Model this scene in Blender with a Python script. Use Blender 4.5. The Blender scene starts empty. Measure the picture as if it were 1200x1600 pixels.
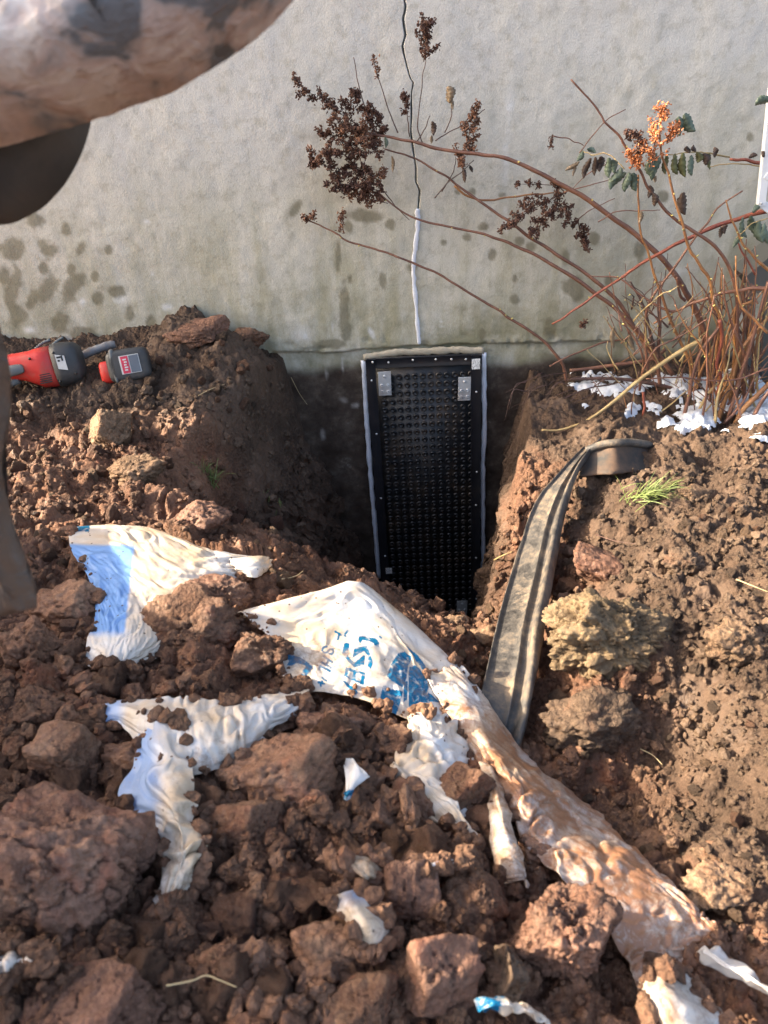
import bpy, bmesh, math, random
import numpy as np
from mathutils import Matrix, Vector

# ------------------------------------------------------------------ camera
rad = math.radians
FPX = 1155.0                                   # focal length in photograph pixels (26 mm equivalent)
PITCH, ROLL = rad(34), rad(2.5)
CAM = np.array([0.0, -2.42, 1.0])
FW = np.array([0, math.cos(PITCH), -math.sin(PITCH)])
R0 = np.array([1.0, 0, 0]); U0 = np.array([0, math.sin(PITCH), math.cos(PITCH)])
RT = math.cos(ROLL) * R0 - math.sin(ROLL) * U0
UP = math.sin(ROLL) * R0 + math.cos(ROLL) * U0
scene = bpy.context.scene
col = scene.collection
cd = bpy.data.cameras.new('camera'); cam = bpy.data.objects.new('camera', cd); col.objects.link(cam)
cd.sensor_fit = 'VERTICAL'; cd.sensor_height = 36; cd.sensor_width = 27; cd.lens = 26
cd.clip_start = 0.02; cd.clip_end = 300
cd.dof.use_dof = True; cd.dof.focus_distance = 2.0; cd.dof.aperture_fstop = 6.0
cam.matrix_world = Matrix(((RT[0], UP[0], -FW[0], CAM[0]), (RT[1], UP[1], -FW[1], CAM[1]),
                           (RT[2], UP[2], -FW[2], CAM[2]), (0, 0, 0, 1)))
scene.camera = cam

# ------------------------------------------------------------------ sky, sun, exposure
SUN_EL, SUN_BEHIND = rad(27), rad(5.0)          # low winter sun from the left, just behind the plane of the wall
S = Vector((-math.cos(SUN_EL) * math.cos(SUN_BEHIND), math.cos(SUN_EL) * math.sin(SUN_BEHIND), math.sin(SUN_EL)))
w = bpy.data.worlds.new('World'); scene.world = w; w.use_nodes = True
nt = w.node_tree; nt.nodes.clear()
sky = nt.nodes.new('ShaderNodeTexSky'); sky.sky_type = 'NISHITA'; sky.sun_disc = False
sky.air_density = 1.0; sky.dust_density = 6.0; sky.ozone_density = 0.5
sky.sun_elevation = SUN_EL; sky.sun_rotation = -(math.pi / 2 - SUN_BEHIND)
bg = nt.nodes.new('ShaderNodeBackground'); bg.inputs['Strength'].default_value = 0.15
wo = nt.nodes.new('ShaderNodeOutputWorld')
nt.links.new(sky.outputs[0], bg.inputs[0]); nt.links.new(bg.outputs[0], wo.inputs[0])
sl = bpy.data.lights.new('sun', 'SUN'); sl.energy = 4.6; sl.angle = rad(0.5); sl.color = (1.0, 0.85, 0.64)
so = bpy.data.objects.new('sun', sl); col.objects.link(so); so.location = (-6, 1, 6)
so.rotation_euler = S.to_track_quat('Z', 'Y').to_euler()
vs = scene.view_settings
vs.view_transform = 'Standard'; vs.look = 'None'; vs.exposure = 2.15; vs.gamma = 1.0; vs.use_curve_mapping = False
scene.cycles.max_bounces = 4; scene.cycles.diffuse_bounces = 3; scene.cycles.glossy_bounces = 2; scene.cycles.caustics_reflective = False; scene.cycles.caustics_refractive = False

# ------------------------------------------------------------------ projection helpers (pixel + known height or distance -> point)
def ray(px, py):
    px = np.asarray(px, float); py = np.asarray(py, float)
    return FW + ((px - 600) / FPX)[..., None] * RT - ((py - 800) / FPX)[..., None] * UP
def atz(px, py, z):
    d = ray(px, py); return CAM + d * ((np.asarray(z) - CAM[2]) / d[..., 2])[..., None]
def aty(px, py, y):
    d = ray(px, py); return CAM + d * ((np.asarray(y) - CAM[1]) / d[..., 1])[..., None]
def atd(px, py, dist):
    return CAM + ray(px, py) * np.asarray(dist, float)[..., None]

# ------------------------------------------------------------------ noise
def _h(ix, iy, iz, s):
    n = (ix.astype(np.int64) * 374761393 + iy.astype(np.int64) * 668265263 + iz.astype(np.int64) * 2147483647 // 7 * 3 + s * 1442695041) & 0xffffffff
    n = ((n ^ (n >> 13)) * 1274126177) & 0xffffffff
    n = ((n ^ (n >> 15)) * 2246822519) & 0xffffffff
    return ((n ^ (n >> 16)) & 0xffffff) / float(0xffffff)
def vnoise(p, s=0):
    """value noise, p (...,3) -> -1..1"""
    i = np.floor(p); f = p - i; i = i.astype(np.int64)
    u = f * f * f * (f * (f * 6 - 15) + 10)
    r = 0
    for dx in (0, 1):
        wx = u[..., 0] if dx else 1 - u[..., 0]
        for dy in (0, 1):
            wy = u[..., 1] if dy else 1 - u[..., 1]
            for dz in (0, 1):
                wz = u[..., 2] if dz else 1 - u[..., 2]
                r = r + wx * wy * wz * _h(i[..., 0] + dx, i[..., 1] + dy, i[..., 2] + dz, s)
    return r * 2 - 1
def fbm(p, o=4, s=0, g=0.5):
    a, t, r = 1.0, 0.0, 0
    q = np.array(p, float)
    for k in range(o):
        r = r + a * vnoise(q, s + k); t += a; a *= g
        q = q * 2.03 + 17.3
    return r / t
def p3(x, y, z=0.0):
    x, y = np.broadcast_arrays(np.asarray(x, float), np.asarray(y, float))
    return np.stack([x, y, np.zeros_like(x) + z], -1)
def worley(x, y, cell, s=0, tilt=False):
    """distance to the nearest and second feature point in cells, and the nearest cell's random value"""
    gx, gy = x / cell, y / cell
    ix, iy = np.floor(gx).astype(np.int64), np.floor(gy).astype(np.int64)
    f1 = np.full(gx.shape, 9.0); f2 = np.full(gx.shape, 9.0); rv = np.zeros(gx.shape); tl = np.zeros(gx.shape)
    z0 = np.zeros_like(ix)
    for dx in (-1, 0, 1):
        for dy in (-1, 0, 1):
            cx, cy = ix + dx, iy + dy
            qx = cx + _h(cx, cy, z0, s); qy = cy + _h(cx, cy, z0 + 1, s)
            d = np.hypot(gx - qx, gy - qy)
            near = d < f1
            f2 = np.where(near, f1, np.minimum(f2, d))
            rv = np.where(near, _h(cx, cy, z0 + 2, s), rv)
            if tilt:
                tl = np.where(near, (gx - qx) * (_h(cx, cy, z0 + 3, s) * 2 - 1) + (gy - qy) * (_h(cx, cy, z0 + 4, s) * 2 - 1), tl)
            f1 = np.where(near, d, f1)
    return (f1, f2, rv, tl) if tilt else (f1, f2, rv)
def worley3(p, cell, s=0):
    g = p / cell; i0 = np.floor(g).astype(np.int64); f1 = np.full(g.shape[0], 9.0)
    for dx in (-1, 0, 1):
        for dy in (-1, 0, 1):
            for dz in (-1, 0, 1):
                a, b_, c = i0[:, 0] + dx, i0[:, 1] + dy, i0[:, 2] + dz
                q = np.stack([a + _h(a, b_, c, s), b_ + _h(a, b_, c, s + 1), c + _h(a, b_, c, s + 2)], -1)
                f1 = np.minimum(f1, np.linalg.norm(g - q, axis=-1))
    return f1
def sstep(a, b, x):
    t = np.clip((x - a) / (b - a), 0, 1); return t * t * (3 - 2 * t)
def smin(a, b, k):
    h = np.clip(0.5 + 0.5 * (b - a) / k, 0, 1); return b * (1 - h) + a * h - k * h * (1 - h)
def smax(a, b, k): return -smin(-a, -b, k)

# ------------------------------------------------------------------ mesh helpers
def link(o, parent=None):
    col.objects.link(o)
    if parent is not None: o.parent = parent
    return o
def tag(o, label=None, cat=None, group=None, kind=None):
    if label: o['label'] = label
    if cat: o['category'] = cat
    if group: o['group'] = group
    if kind: o['kind'] = kind
    return o
def empty(name, loc=(0, 0, 0), **k):
    o = bpy.data.objects.new(name, None); o.location = loc; o.empty_display_size = 0.05
    return tag(link(o), **k)
def set_smooth(me, v=True):
    me.polygons.foreach_set('use_smooth', np.full(len(me.polygons), v)); me.update()
def mesh_np(name, V, Fc, mat, parent=None, smooth=True, attrs=None, midx=None):
    """V (n,3); Fc (m,k) equal-sized faces or a list; vertices are world coordinates"""
    V = np.asarray(V, float)
    if parent is not None and not isinstance(parent, str):
        V = V - np.array(parent_loc(parent))
    me = bpy.data.meshes.new(name)
    if isinstance(Fc, np.ndarray):
        m, k = Fc.shape
        me.vertices.add(len(V)); me.vertices.foreach_set('co', V.astype(np.float32).ravel())
        me.loops.add(m * k); me.loops.foreach_set('vertex_index', Fc.astype(np.int32).ravel())
        me.polygons.add(m); me.polygons.foreach_set('loop_start', np.arange(0, m * k, k, dtype=np.int32))
        me.polygons.foreach_set('loop_total', np.full(m, k, np.int32))
        me.update(calc_edges=True)
    else:
        me.from_pydata([tuple(v) for v in V], [], [tuple(int(i) for i in f) for f in Fc]); me.update()
    for a, d in (attrs or {}).items():
        d = np.asarray(d, np.float32)
        if d.ndim == 2:
            at = me.attributes.new(a, 'FLOAT_COLOR', 'POINT'); at.data.foreach_set('color', np.ascontiguousarray(d).ravel())
        else:
            at = me.attributes.new(a, 'FLOAT', 'POINT'); at.data.foreach_set('value', np.ascontiguousarray(d).ravel())
    for mm in (mat if isinstance(mat, (list, tuple)) else [mat]): me.materials.append(mm)
    if midx is not None: me.polygons.foreach_set('material_index', np.asarray(midx, np.int32))
    set_smooth(me, smooth)
    o = bpy.data.objects.new(name, me)
    return link(o, parent)
def parent_loc(o):
    l = Vector(o.location)
    while o.parent: o = o.parent; l = l + Vector(o.location)
    return l
def grid_faces(nr, nc, close=False):
    i = np.arange(nr - 1)[:, None] * nc + np.arange(nc - 1)[None, :]
    f = np.stack([i, i + 1, i + nc + 1, i + nc], -1).reshape(-1, 4)
    if close:
        j = np.arange(nr - 1) * nc
        f = np.vstack([f, np.stack([j + nc - 1, j, j + nc, j + 2 * nc - 1], -1)])
    return f
def catmull(P, n):
    """P (k,d) -> (n,d) through the points"""
    P = np.asarray(P, float); k = len(P)
    t = np.linspace(0, k - 1, n); i = np.minimum(t.astype(int), k - 2); f = (t - i)[:, None]
    E = np.vstack([2 * P[0] - P[1], P, 2 * P[-1] - P[-2]])
    a, b, c, d = E[i], E[i + 1], E[i + 2], E[i + 3]
    return 0.5 * (2 * b + (c - a) * f + (2 * a - 5 * b + 4 * c - d) * f ** 2 + (3 * b - a - 3 * c + d) * f ** 3)
def catmull2(G, nr, nc):
    """G (r,c,d) -> (nr,nc,d)"""
    G = np.asarray(G, float); r, c, d = G.shape
    A = catmull(G.reshape(r, c * d), nr).reshape(nr, c, d)
    B = catmull(A.transpose(1, 0, 2).reshape(c, nr * d), nc).reshape(nc, nr, d)
    return B.transpose(1, 0, 2)
def grid_normals(P):
    du = np.gradient(P, axis=1); dv = np.gradient(P, axis=0)
    n = np.cross(du, dv); n /= np.linalg.norm(n, axis=-1, keepdims=True) + 1e-12
    return n
class MB:
    """collects pieces of ONE part"""
    def __init__(s): s.v = []; s.f = []; s.m = []; s.n = 0
    def add(s, V, Fs, mi=0):
        V = np.asarray(V, float); s.v.append(V)
        for f in Fs: s.f.append(tuple(int(i) + s.n for i in f)); s.m.append(mi)
        s.n += len(V)
    def build(s, name, mat, parent=None, smooth=True): return mesh_np(name, np.vstack(s.v), s.f, mat, parent, smooth, midx=s.m)
def tube(P, r, n=7, caps=True):
    """P (k,3), r scalar or (k,) -> verts, faces"""
    P = np.asarray(P, float); k = len(P); r = np.broadcast_to(np.asarray(r, float), (k,))
    T = np.gradient(P, axis=0); T /= np.linalg.norm(T, axis=1, keepdims=True) + 1e-12
    a = np.array([0, 0, 1.0]) if abs(T[0][2]) < 0.9 else np.array([1.0, 0, 0])
    N = np.cross(T, a); N /= np.linalg.norm(N, axis=1, keepdims=True) + 1e-12
    B = np.cross(T, N)
    th = np.arange(n) * 2 * np.pi / n
    V = P[:, None] + r[:, None, None] * (np.cos(th)[None, :, None] * N[:, None] + np.sin(th)[None, :, None] * B[:, None])
    Fs = [tuple(f) for f in grid_faces(k, n, True)]
    if caps: Fs += [tuple(range(n))[::-1], tuple(range((k - 1) * n, k * n))]
    return V.reshape(-1, 3), Fs
def bevel_obj(o, wd, seg=2):
    m = o.modifiers.new('bevel', 'BEVEL'); m.width = wd; m.segments = seg; m.limit_method = 'ANGLE'; m.angle_limit = rad(35)
    return o
def box_vf(c, hx, hy, hz):
    """c origin, three half-axis vectors"""
    c, hx, hy, hz = (np.asarray(q, float) for q in (c, hx, hy, hz))
    V = [c + a * hx + b * hy + d * hz for d in (-1, 1) for b in (-1, 1) for a in (-1, 1)]
    return np.array(V), [(0, 2, 3, 1), (4, 5, 7, 6), (0, 1, 5, 4), (2, 6, 7, 3), (0, 4, 6, 2), (1, 3, 7, 5)]

# ------------------------------------------------------------------ materials
def newmat(name):
    m = bpy.data.materials.new(name); m.use_nodes = True
    t = m.node_tree; b = t.nodes['Principled BSDF']
    return m, t, b
def N(t, kind, **k):
    n = t.nodes.new(kind)
    for a, v in k.items():
        if a.startswith('_'): n.inputs[a[1:].replace('_', ' ')].default_value = v
        else: setattr(n, a, v)
    return n
def L(t, a, b): t.links.new(a, b)
def ramp(t, fac, stops):
    r = N(t, 'ShaderNodeValToRGB'); e = r.color_ramp.elements
    while len(e) < len(stops): e.new(0.5)
    for i, (p, c) in enumerate(stops):
        e[i].position = p; e[i].color = (c[0], c[1], c[2], 1) if not isinstance(c, (int, float)) else (c, c, c, 1)
    L(t, fac, r.inputs[0]); return r.outputs[0]
def mix(t, fac, a, b, mode='MIX'):
    m = N(t, 'ShaderNodeMix', data_type='RGBA', blend_type=mode)
    for s, v in ((m.inputs[0], fac), (m.inputs[6], a), (m.inputs[7], b)):
        if isinstance(v, bpy.types.NodeSocket): L(t, v, s)
        elif isinstance(v, (int, float)): s.default_value = v
        else: s.default_value = (*v, 1)
    return m.outputs[2]
def math_(t, op, a, b=0.5, clamp=False):
    m = N(t, 'ShaderNodeMath', operation=op, use_clamp=clamp)
    for s, v in ((m.inputs[0], a), (m.inputs[1], b)):
        if isinstance(v, bpy.types.NodeSocket): L(t, v, s)
        else: s.default_value = v
    return m.outputs[0]
def noise(t, vec, scale, detail=4, rough=0.55, dist=0.0):
    n = N(t, 'ShaderNodeTexNoise', _Scale=scale, _Detail=detail, _Roughness=rough, _Distortion=dist)
    if vec is not None: L(t, vec, n.inputs['Vector'])
    return n.outputs['Fac']
def voro(t, vec, scale, feature='F1'):
    n = N(t, 'ShaderNodeTexVoronoi', feature=feature, _Scale=scale)
    L(t, vec, n.inputs['Vector']); return n.outputs['Distance']
def attr(t, name): return N(t, 'ShaderNodeAttribute', attribute_name=name).outputs['Fac']
def bump(t, b, hgt, strength, dist):
    n = N(t, 'ShaderNodeBump', _Strength=strength, _Distance=dist); L(t, hgt, n.inputs['Height'])
    L(t, n.outputs[0], b.inputs['Normal'])
def plain(name, c, rough=0.5, metal=0.0, vary=0.25, nscale=40, dirt=0.0, dirtc=(0.13, 0.075, 0.045), bumps=0.15, spec=0.5, dscale=14):
    m, t, b = newmat(name); co = N(t, 'ShaderNodeTexCoord').outputs['Object']
    n1 = noise(t, co, nscale, 5)
    c1 = mix(t, n1, tuple(q * (1 - vary) for q in c), tuple(min(1, q * (1 + vary)) for q in c))
    if dirt > 0:
        d = noise(t, co, dscale, 6, 0.65)
        f = ramp(t, d, [(max(0, 0.62 - dirt * 0.5), 0.0), (min(1, 0.75 - dirt * 0.3), min(1, dirt * 1.6))])
        c1 = mix(t, f, c1, dirtc)
        L(t, ramp(t, f, [(0, rough), (1, 0.85)]), b.inputs['Roughness'])
    else: b.inputs['Roughness'].default_value = rough
    L(t, c1, b.inputs['Base Color']); b.inputs['Metallic'].default_value = metal
    b.inputs['Specular IOR Level'].default_value = spec
    if bumps: bump(t, b, noise(t, co, nscale * 3, 4), bumps, 0.004)
    return m

def soil_mat(name, dark, mid, light, obj_space, rnd=0.0, wet=0.35, humus_c=None, fine=1.0, moss=0.0):
    m, t, b = newmat(name)
    if obj_space: co = N(t, 'ShaderNodeTexCoord').outputs['Object']
    else: co = N(t, 'ShaderNodeNewGeometry').outputs['Position']
    if obj_space:
        oi = N(t, 'ShaderNodeObjectInfo')
        ad = N(t, 'ShaderNodeVectorMath', operation='ADD'); L(t, co, ad.inputs[0])
        cb = N(t, 'ShaderNodeCombineXYZ'); mm = math_(t, 'MULTIPLY', oi.outputs['Random'], 37.0)
        for q in range(3): L(t, mm, cb.inputs[q])
        L(t, cb.outputs[0], ad.inputs[1]); co = ad.outputs[0]
    big = noise(t, co, 5, 3, 0.6); med = noise(t, co, 28, 4, 0.65, 0.4); sm = noise(t, co, 150, 3, 0.75)
    f = math_(t, 'ADD', math_(t, 'MULTIPLY', big, 0.45), math_(t, 'MULTIPLY', med, 0.55))
    c = ramp(t, f, [(0.30, dark), (0.5, mid), (0.68, light)])
    c = mix(t, math_(t, 'MULTIPLY', ramp(t, sm, [(0.35, 0.0), (0.65, 1.0)]), 0.75), mix(t, 0.45, c, (0.02, 0.012, 0.008)), mix(t, 0.35, c, light))
    # grit: pale mineral grains and dark specks
    vg = voro(t, co, 150); c = mix(t, ramp(t, vg, [(0.05, 0.55), (0.13, 0.0)]), c, tuple(min(1, q * 1.7) for q in light))
    # rusty clay streaks
    st = noise(t, co, 11, 3, 0.6, 1.2); c = mix(t, ramp(t, st, [(0.58, 0.0), (0.75, 0.55)]), c, (mid[0] * 1.25, mid[1] * 0.86, mid[2] * 0.72))
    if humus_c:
        h = attr(t, 'humus')  # dark topsoil, and the shade painted onto the pit faces
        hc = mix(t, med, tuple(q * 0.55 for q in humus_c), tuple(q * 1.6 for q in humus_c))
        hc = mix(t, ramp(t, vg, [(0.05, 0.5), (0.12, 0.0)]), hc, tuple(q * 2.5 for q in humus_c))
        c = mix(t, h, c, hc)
    if moss:
        mn = noise(t, co, 30, 6, 0.7)
        c = mix(t, ramp(t, mn, [(0.45, 0.0), (0.62, moss)]), c, (0.25, 0.17, 0.085))
    if obj_space and rnd:
        v = math_(t, 'ADD', math_(t, 'MULTIPLY', oi.outputs['Random'], rnd), 1 - rnd * 0.5)
        hs = N(t, 'ShaderNodeHueSaturation'); L(t, v, hs.inputs['Value']); L(t, c, hs.inputs['Color']); c = hs.outputs[0]
    L(t, c, b.inputs['Base Color'])
    L(t, ramp(t, noise(t, co, 13, 4), [(0.3, 0.55 - wet * 0.35), (0.65, 0.95)]), b.inputs['Roughness'])
    b.inputs['Specular IOR Level'].default_value = 0.35
    crm = ramp(t, noise(t, co, 8, 2, .5), [(.42, .28), (.58, 1.0)])
    hg = math_(t, 'ADD', math_(t, 'MULTIPLY', noise(t, co, 60 * fine, 5, 0.75), crm), math_(t, 'MULTIPLY', voro(t, co, 95 * fine), math_(t, 'MULTIPLY', crm, -0.45)))
    bump(t, b, hg, 1.0, 0.022)
    return m
CLAY = ((0.092, 0.040, 0.024), (0.185, 0.086, 0.049), (0.29, 0.155, 0.092))
M = {}
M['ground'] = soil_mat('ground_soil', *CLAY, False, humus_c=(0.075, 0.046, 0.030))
M['clod'] = soil_mat('clay_clod', (0.115, 0.050, 0.030), (0.225, 0.108, 0.064), (0.34, 0.205, 0.128), True, rnd=0.55, wet=0.75)
M['clod_red'] = soil_mat('red_clay_clod', (0.115, 0.054, 0.036), (0.22, 0.108, 0.072), (0.32, 0.185, 0.125), True, rnd=0.2, wet=0.85)
M['clod_dry'] = soil_mat('crumbly_clod', (0.12, 0.067, 0.038), (0.235, 0.142, 0.085), (0.37, 0.245, 0.155), True, rnd=0.3, wet=0.0)
M['clod_humus'] = soil_mat('topsoil_clod', (0.065, 0.041, 0.027), (0.13, 0.083, 0.055), (0.22, 0.145, 0.097), True, rnd=0.4, wet=0.15)
M['clod_moss'] = soil_mat('mossy_clod', (0.085, 0.055, 0.033), (0.165, 0.112, 0.064), (0.28, 0.20, 0.12), True, rnd=0.1, wet=0.0, moss=0.4)
M['mud_steel'] = None

# ------------------------------------------------------------------ terrain: base height
A = []
def an(px, py, z): A.append(atz(np.float64(px), np.float64(py), z))
for q in [(0,570,.11),(100,600,.09),(230,600,.09),(330,560,.13),(400,610,.05),(430,590,.06),(100,650,.05),(200,680,.05),(100,750,.05),(230,740,.04),
          (330,740,-.03),(100,820,.05),(250,800,.02),(420,790,-.08),(480,830,-.12),(560,880,-.18),(680,945,-.25),(760,960,-.26),(800,930,-.22),
          (300,870,.03),(420,920,0),(550,930,-.08),(640,970,-.16),(200,950,.06),(100,1000,.1),(350,1000,.06),(450,1080,.04),(600,1080,0),
          (700,1080,-.06),(50,1100,.13),(200,1150,.11),(350,1150,.08),(500,1180,.06),(650,1200,.02),(760,1200,-.04),(100,1350,.13),(300,1350,.11),
          (500,1350,.09),(650,1350,.07),(800,1350,.04),(900,1350,.01),(100,1550,.15),(350,1550,.12),(600,1550,.1),(850,1530,.05),(1000,1450,.0),
          (900,690,-.06),(1000,700,-.05),(1150,700,-.05),(1190,800,0),(1000,790,-.06),(900,850,-.12),(1000,880,-.04),(1100,900,.02),(1190,950,.05),
          (930,980,-.02),(1100,1000,.01),(1190,1100,.05),(900,1150,-.09),(1000,1200,-.14),(1100,1200,-.09),(900,1260,-.16),(1000,1320,-.12),
          (1100,1370,-.04),(1190,1300,.0),(1190,1450,.0),(1100,1510,-.03),(1150,1590,-.01),(830,790,-.15),(790,900,-.24),(850,1000,-.14),
          (800,1100,-.14),(790,1190,-.12)]: an(*q)
A += [np.array(q) for q in [(-1.3,-.02,.14),(-1.1,-.02,.14),(-.9,-.02,.13),(-.7,-.03,.17),(-.57,-.03,.19),(-.47,-.04,.14),(-.36,-.05,.06),(.55,-.05,-.07),
      (.8,-.03,-.07),(1.1,-.03,-.08),(1.5,-.03,-.08),(1.5,-.6,0),(1.3,-1.2,.06),(-1.4,-.6,.06),(-1.3,-1.2,.1),(-.9,-1.7,.15),(-.8,-2.2,.15),(0,-2.4,.1),(.8,-2.3,.03),(1.0,-1.8,.04)]]
A = np.array(A)
def _tk(d2): return 0.5 * d2 * np.log(d2 + 1e-12)
_n = len(A); _K = _tk(((A[:, None, :2] - A[None, :, :2]) ** 2).sum(-1)) + np.eye(_n) * 0.004
_P = np.hstack([np.ones((_n, 1)), A[:, :2]])
_sol = np.linalg.solve(np.block([[_K, _P], [_P.T, np.zeros((3, 3))]]), np.concatenate([A[:, 2], np.zeros(3)]))
def tps(x, y):
    r = _sol[_n] + _sol[_n + 1] * x + _sol[_n + 2] * y
    for k in range(_n): r = r + _sol[k] * _tk((x - A[k, 0]) ** 2 + (y - A[k, 1]) ** 2)
    return r
def base(x, y):
    x = np.asarray(x, float); y = np.asarray(y, float)
    cx, cy = np.clip(x, -1.5, 1.6), np.clip(y, -2.5, 0)
    z = np.clip(tps(cx, cy), -0.3, 0.26)
    out = np.hypot(x - cx, y - cy); z = z * np.exp(-out * 0.8)
    n1 = fbm(p3(x * 7, y * 7, 3.1), 3, 5)
    xl = -.30 + .36 * y + .05 * n1; rl = .20 + .38 * np.clip(-y, 0, 1)
    zl = -(x - xl) / rl
    xr = .54 + .22 * y + .03 * n1; zr = -(xr - x) / (.10 + .12 * np.clip(-y, 0, 1))
    yf = -1.04 - .34 * x + .03 * n1; zf = -(y - yf) / .33
    pit = smax(smax(smax(zl, zr, .06), zf, .06), np.full_like(x, -1.22), .05)
    return smin(z, pit, .05)
_hx = np.arange(-2.0, 2.0, .01); _hy = np.arange(-2.7, .05, .01)
_HB = base(*np.meshgrid(_hx, _hy))
def hb(x, y):
    fx = np.clip((x + 2.0) / .01, 0, len(_hx) - 1.001); fy = np.clip((y + 2.7) / .01, 0, len(_hy) - 1.001)
    i, j = fx.astype(int), fy.astype(int); u, v = fx - i, fy - j
    return (_HB[j, i] * (1 - u) + _HB[j, i + 1] * u) * (1 - v) + (_HB[j + 1, i] * (1 - u) + _HB[j + 1, i + 1] * u) * v
def hit(px, py, lift=0.0):
    """where the sight line through a pixel meets the soil raised by lift"""
    px, py, lift = np.broadcast_arrays(np.asarray(px, float), np.asarray(py, float), np.asarray(lift, float))
    d = ray(px, py); s = np.full(px.shape, .25); done = np.zeros(px.shape, bool)
    for k in range(420):
        q = CAM + d * s[..., None]
        done |= (q[..., 2] <= hb(q[..., 0], q[..., 1]) + lift) | (q[..., 1] > -.004)
        if done.all(): break
        s = np.where(done, s, s + .008)
    lo = s - .008
    for k in range(8):
        mid = (lo + s) / 2; q = CAM + d * mid[..., None]
        under = (q[..., 2] <= hb(q[..., 0], q[..., 1]) + lift) | (q[..., 1] > -.004)
        s = np.where(under, mid, s); lo = np.where(under, lo, mid)
    return CAM + d * s[..., None]
def pix_size(P): return np.dot(np.asarray(P) - CAM, FW) / FPX      # metres per photograph pixel at a point

# ------------------------------------------------------------------ plastic film (sacks) - shapes first, so the soil can lie under them
films = []           # every film's points press the soil down
def pinside(x, y, poly):
    r = np.zeros(x.shape, bool); n = len(poly)
    for i in range(n):
        x0, y0 = poly[i]; x1, y1 = poly[(i + 1) % n]
        if y0 == y1: continue
        c = ((y0 > y) != (y1 > y)) & (x < (x1 - x0) * (y - y0) / (y1 - y0) + x0)
        r ^= c
    return r
def seg_d(x, y, a, b):
    ax, ay = a; bx, by = b; dx, dy = bx - ax, by - ay
    t = np.clip(((x - ax) * dx + (y - ay) * dy) / (dx * dx + dy * dy + 1e-9), 0, 1)
    return np.hypot(x - ax - t * dx, y - ay - t * dy)
def film_shape(G, nr, nc, seed, wr=0.006, back=None, fold=(1.0, 3.0), ragged=0.01, crease=2.0):
    G = np.asarray(G, float)
    W = hit(G[..., 0], G[..., 1], G[..., 2])
    if back is not None:                                     # the sheet goes on over the top edge and down behind
        W = np.concatenate([(W[0] + np.array(back))[None], W], 0)
        G = np.concatenate([G[:1] + np.array([0, -6, 0]), G], 0)
    P = catmull2(W, nr, nc); Q = catmull2(G[..., :2], nr, nc)
    nn = grid_normals(P)
    flip = (nn * (CAM - P)).sum(-1, keepdims=True).mean() < 0
    if flip: nn = -nn
    u = np.linspace(0, 1, nc)[None] * np.linalg.norm(W[:, -1] - W[:, 0], axis=-1).mean()
    v = np.linspace(0, 1, nr)[:, None] * np.linalg.norm(W[-1] - W[0], axis=-1).mean()
    u, v = np.broadcast_arrays(u, v)
    wu = u + .03 * fbm(p3(u * 9, v * 9, seed), 3, seed); wv = v + .03 * fbm(p3(u * 9, v * 9, seed + 7), 3, seed + 3)
    lowf = fbm(p3(u * 8, v * 8, seed), 2, seed + 21); low2 = fbm(p3(u * 24, v * 24, seed), 2, seed + 23); rs = np.random.RandomState(seed)
    def creases(freq, n, along):                             # straight sharp folds in a few directions
        r_ = 0
        for k in range(n):
            a_ = rs.uniform(0, np.pi) if along is None else math.atan2(fold[1], fold[0]) * rs.choice([-1, 1]) * rs.uniform(.8, 1.15)
            ph = (u * math.cos(a_) + v * math.sin(a_)) * freq * rs.uniform(.5, 1.4) + (lowf + .5 * low2) * rs.uniform(1.2, 3.0) + rs.uniform(0, 9)
            gate = sstep(-.05, .4, fbm(p3(u * 9, v * 9, seed + k * 3.3), 2, seed + k))
            r_ = r_ + (np.abs(ph - np.floor(ph) - .5) * 4 - 1) * gate
        return r_ / n
    big_ = creases(11, 4, True); fine_c = creases(30, 6, None); hair = creases(75, 6, None)
    d = wr * (2.0 * big_ + crease * (.75 * fine_c + .26 * hair) + 2.4 * fbm(p3(u * 5, v * 5, seed + 2), 2, seed))
    P = P + nn * d[..., None]
    if ragged:                                               # torn, uneven rims
        rj = ragged * fbm(p3(v[:, 0] * 22, v[:, 0] * 0, seed + .5), 3, seed)[:, None]
        e0 = np.exp(-np.arange(nc) / (nc * .05))[None]
        du = np.gradient(P, axis=1); du /= np.linalg.norm(du, axis=-1, keepdims=True) + 1e-9
        P = P + du * ((e0 - e0[:, ::-1]) * rj)[..., None]
    films.append(P.reshape(-1, 3))
    return P, Q, (u, v)

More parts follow.
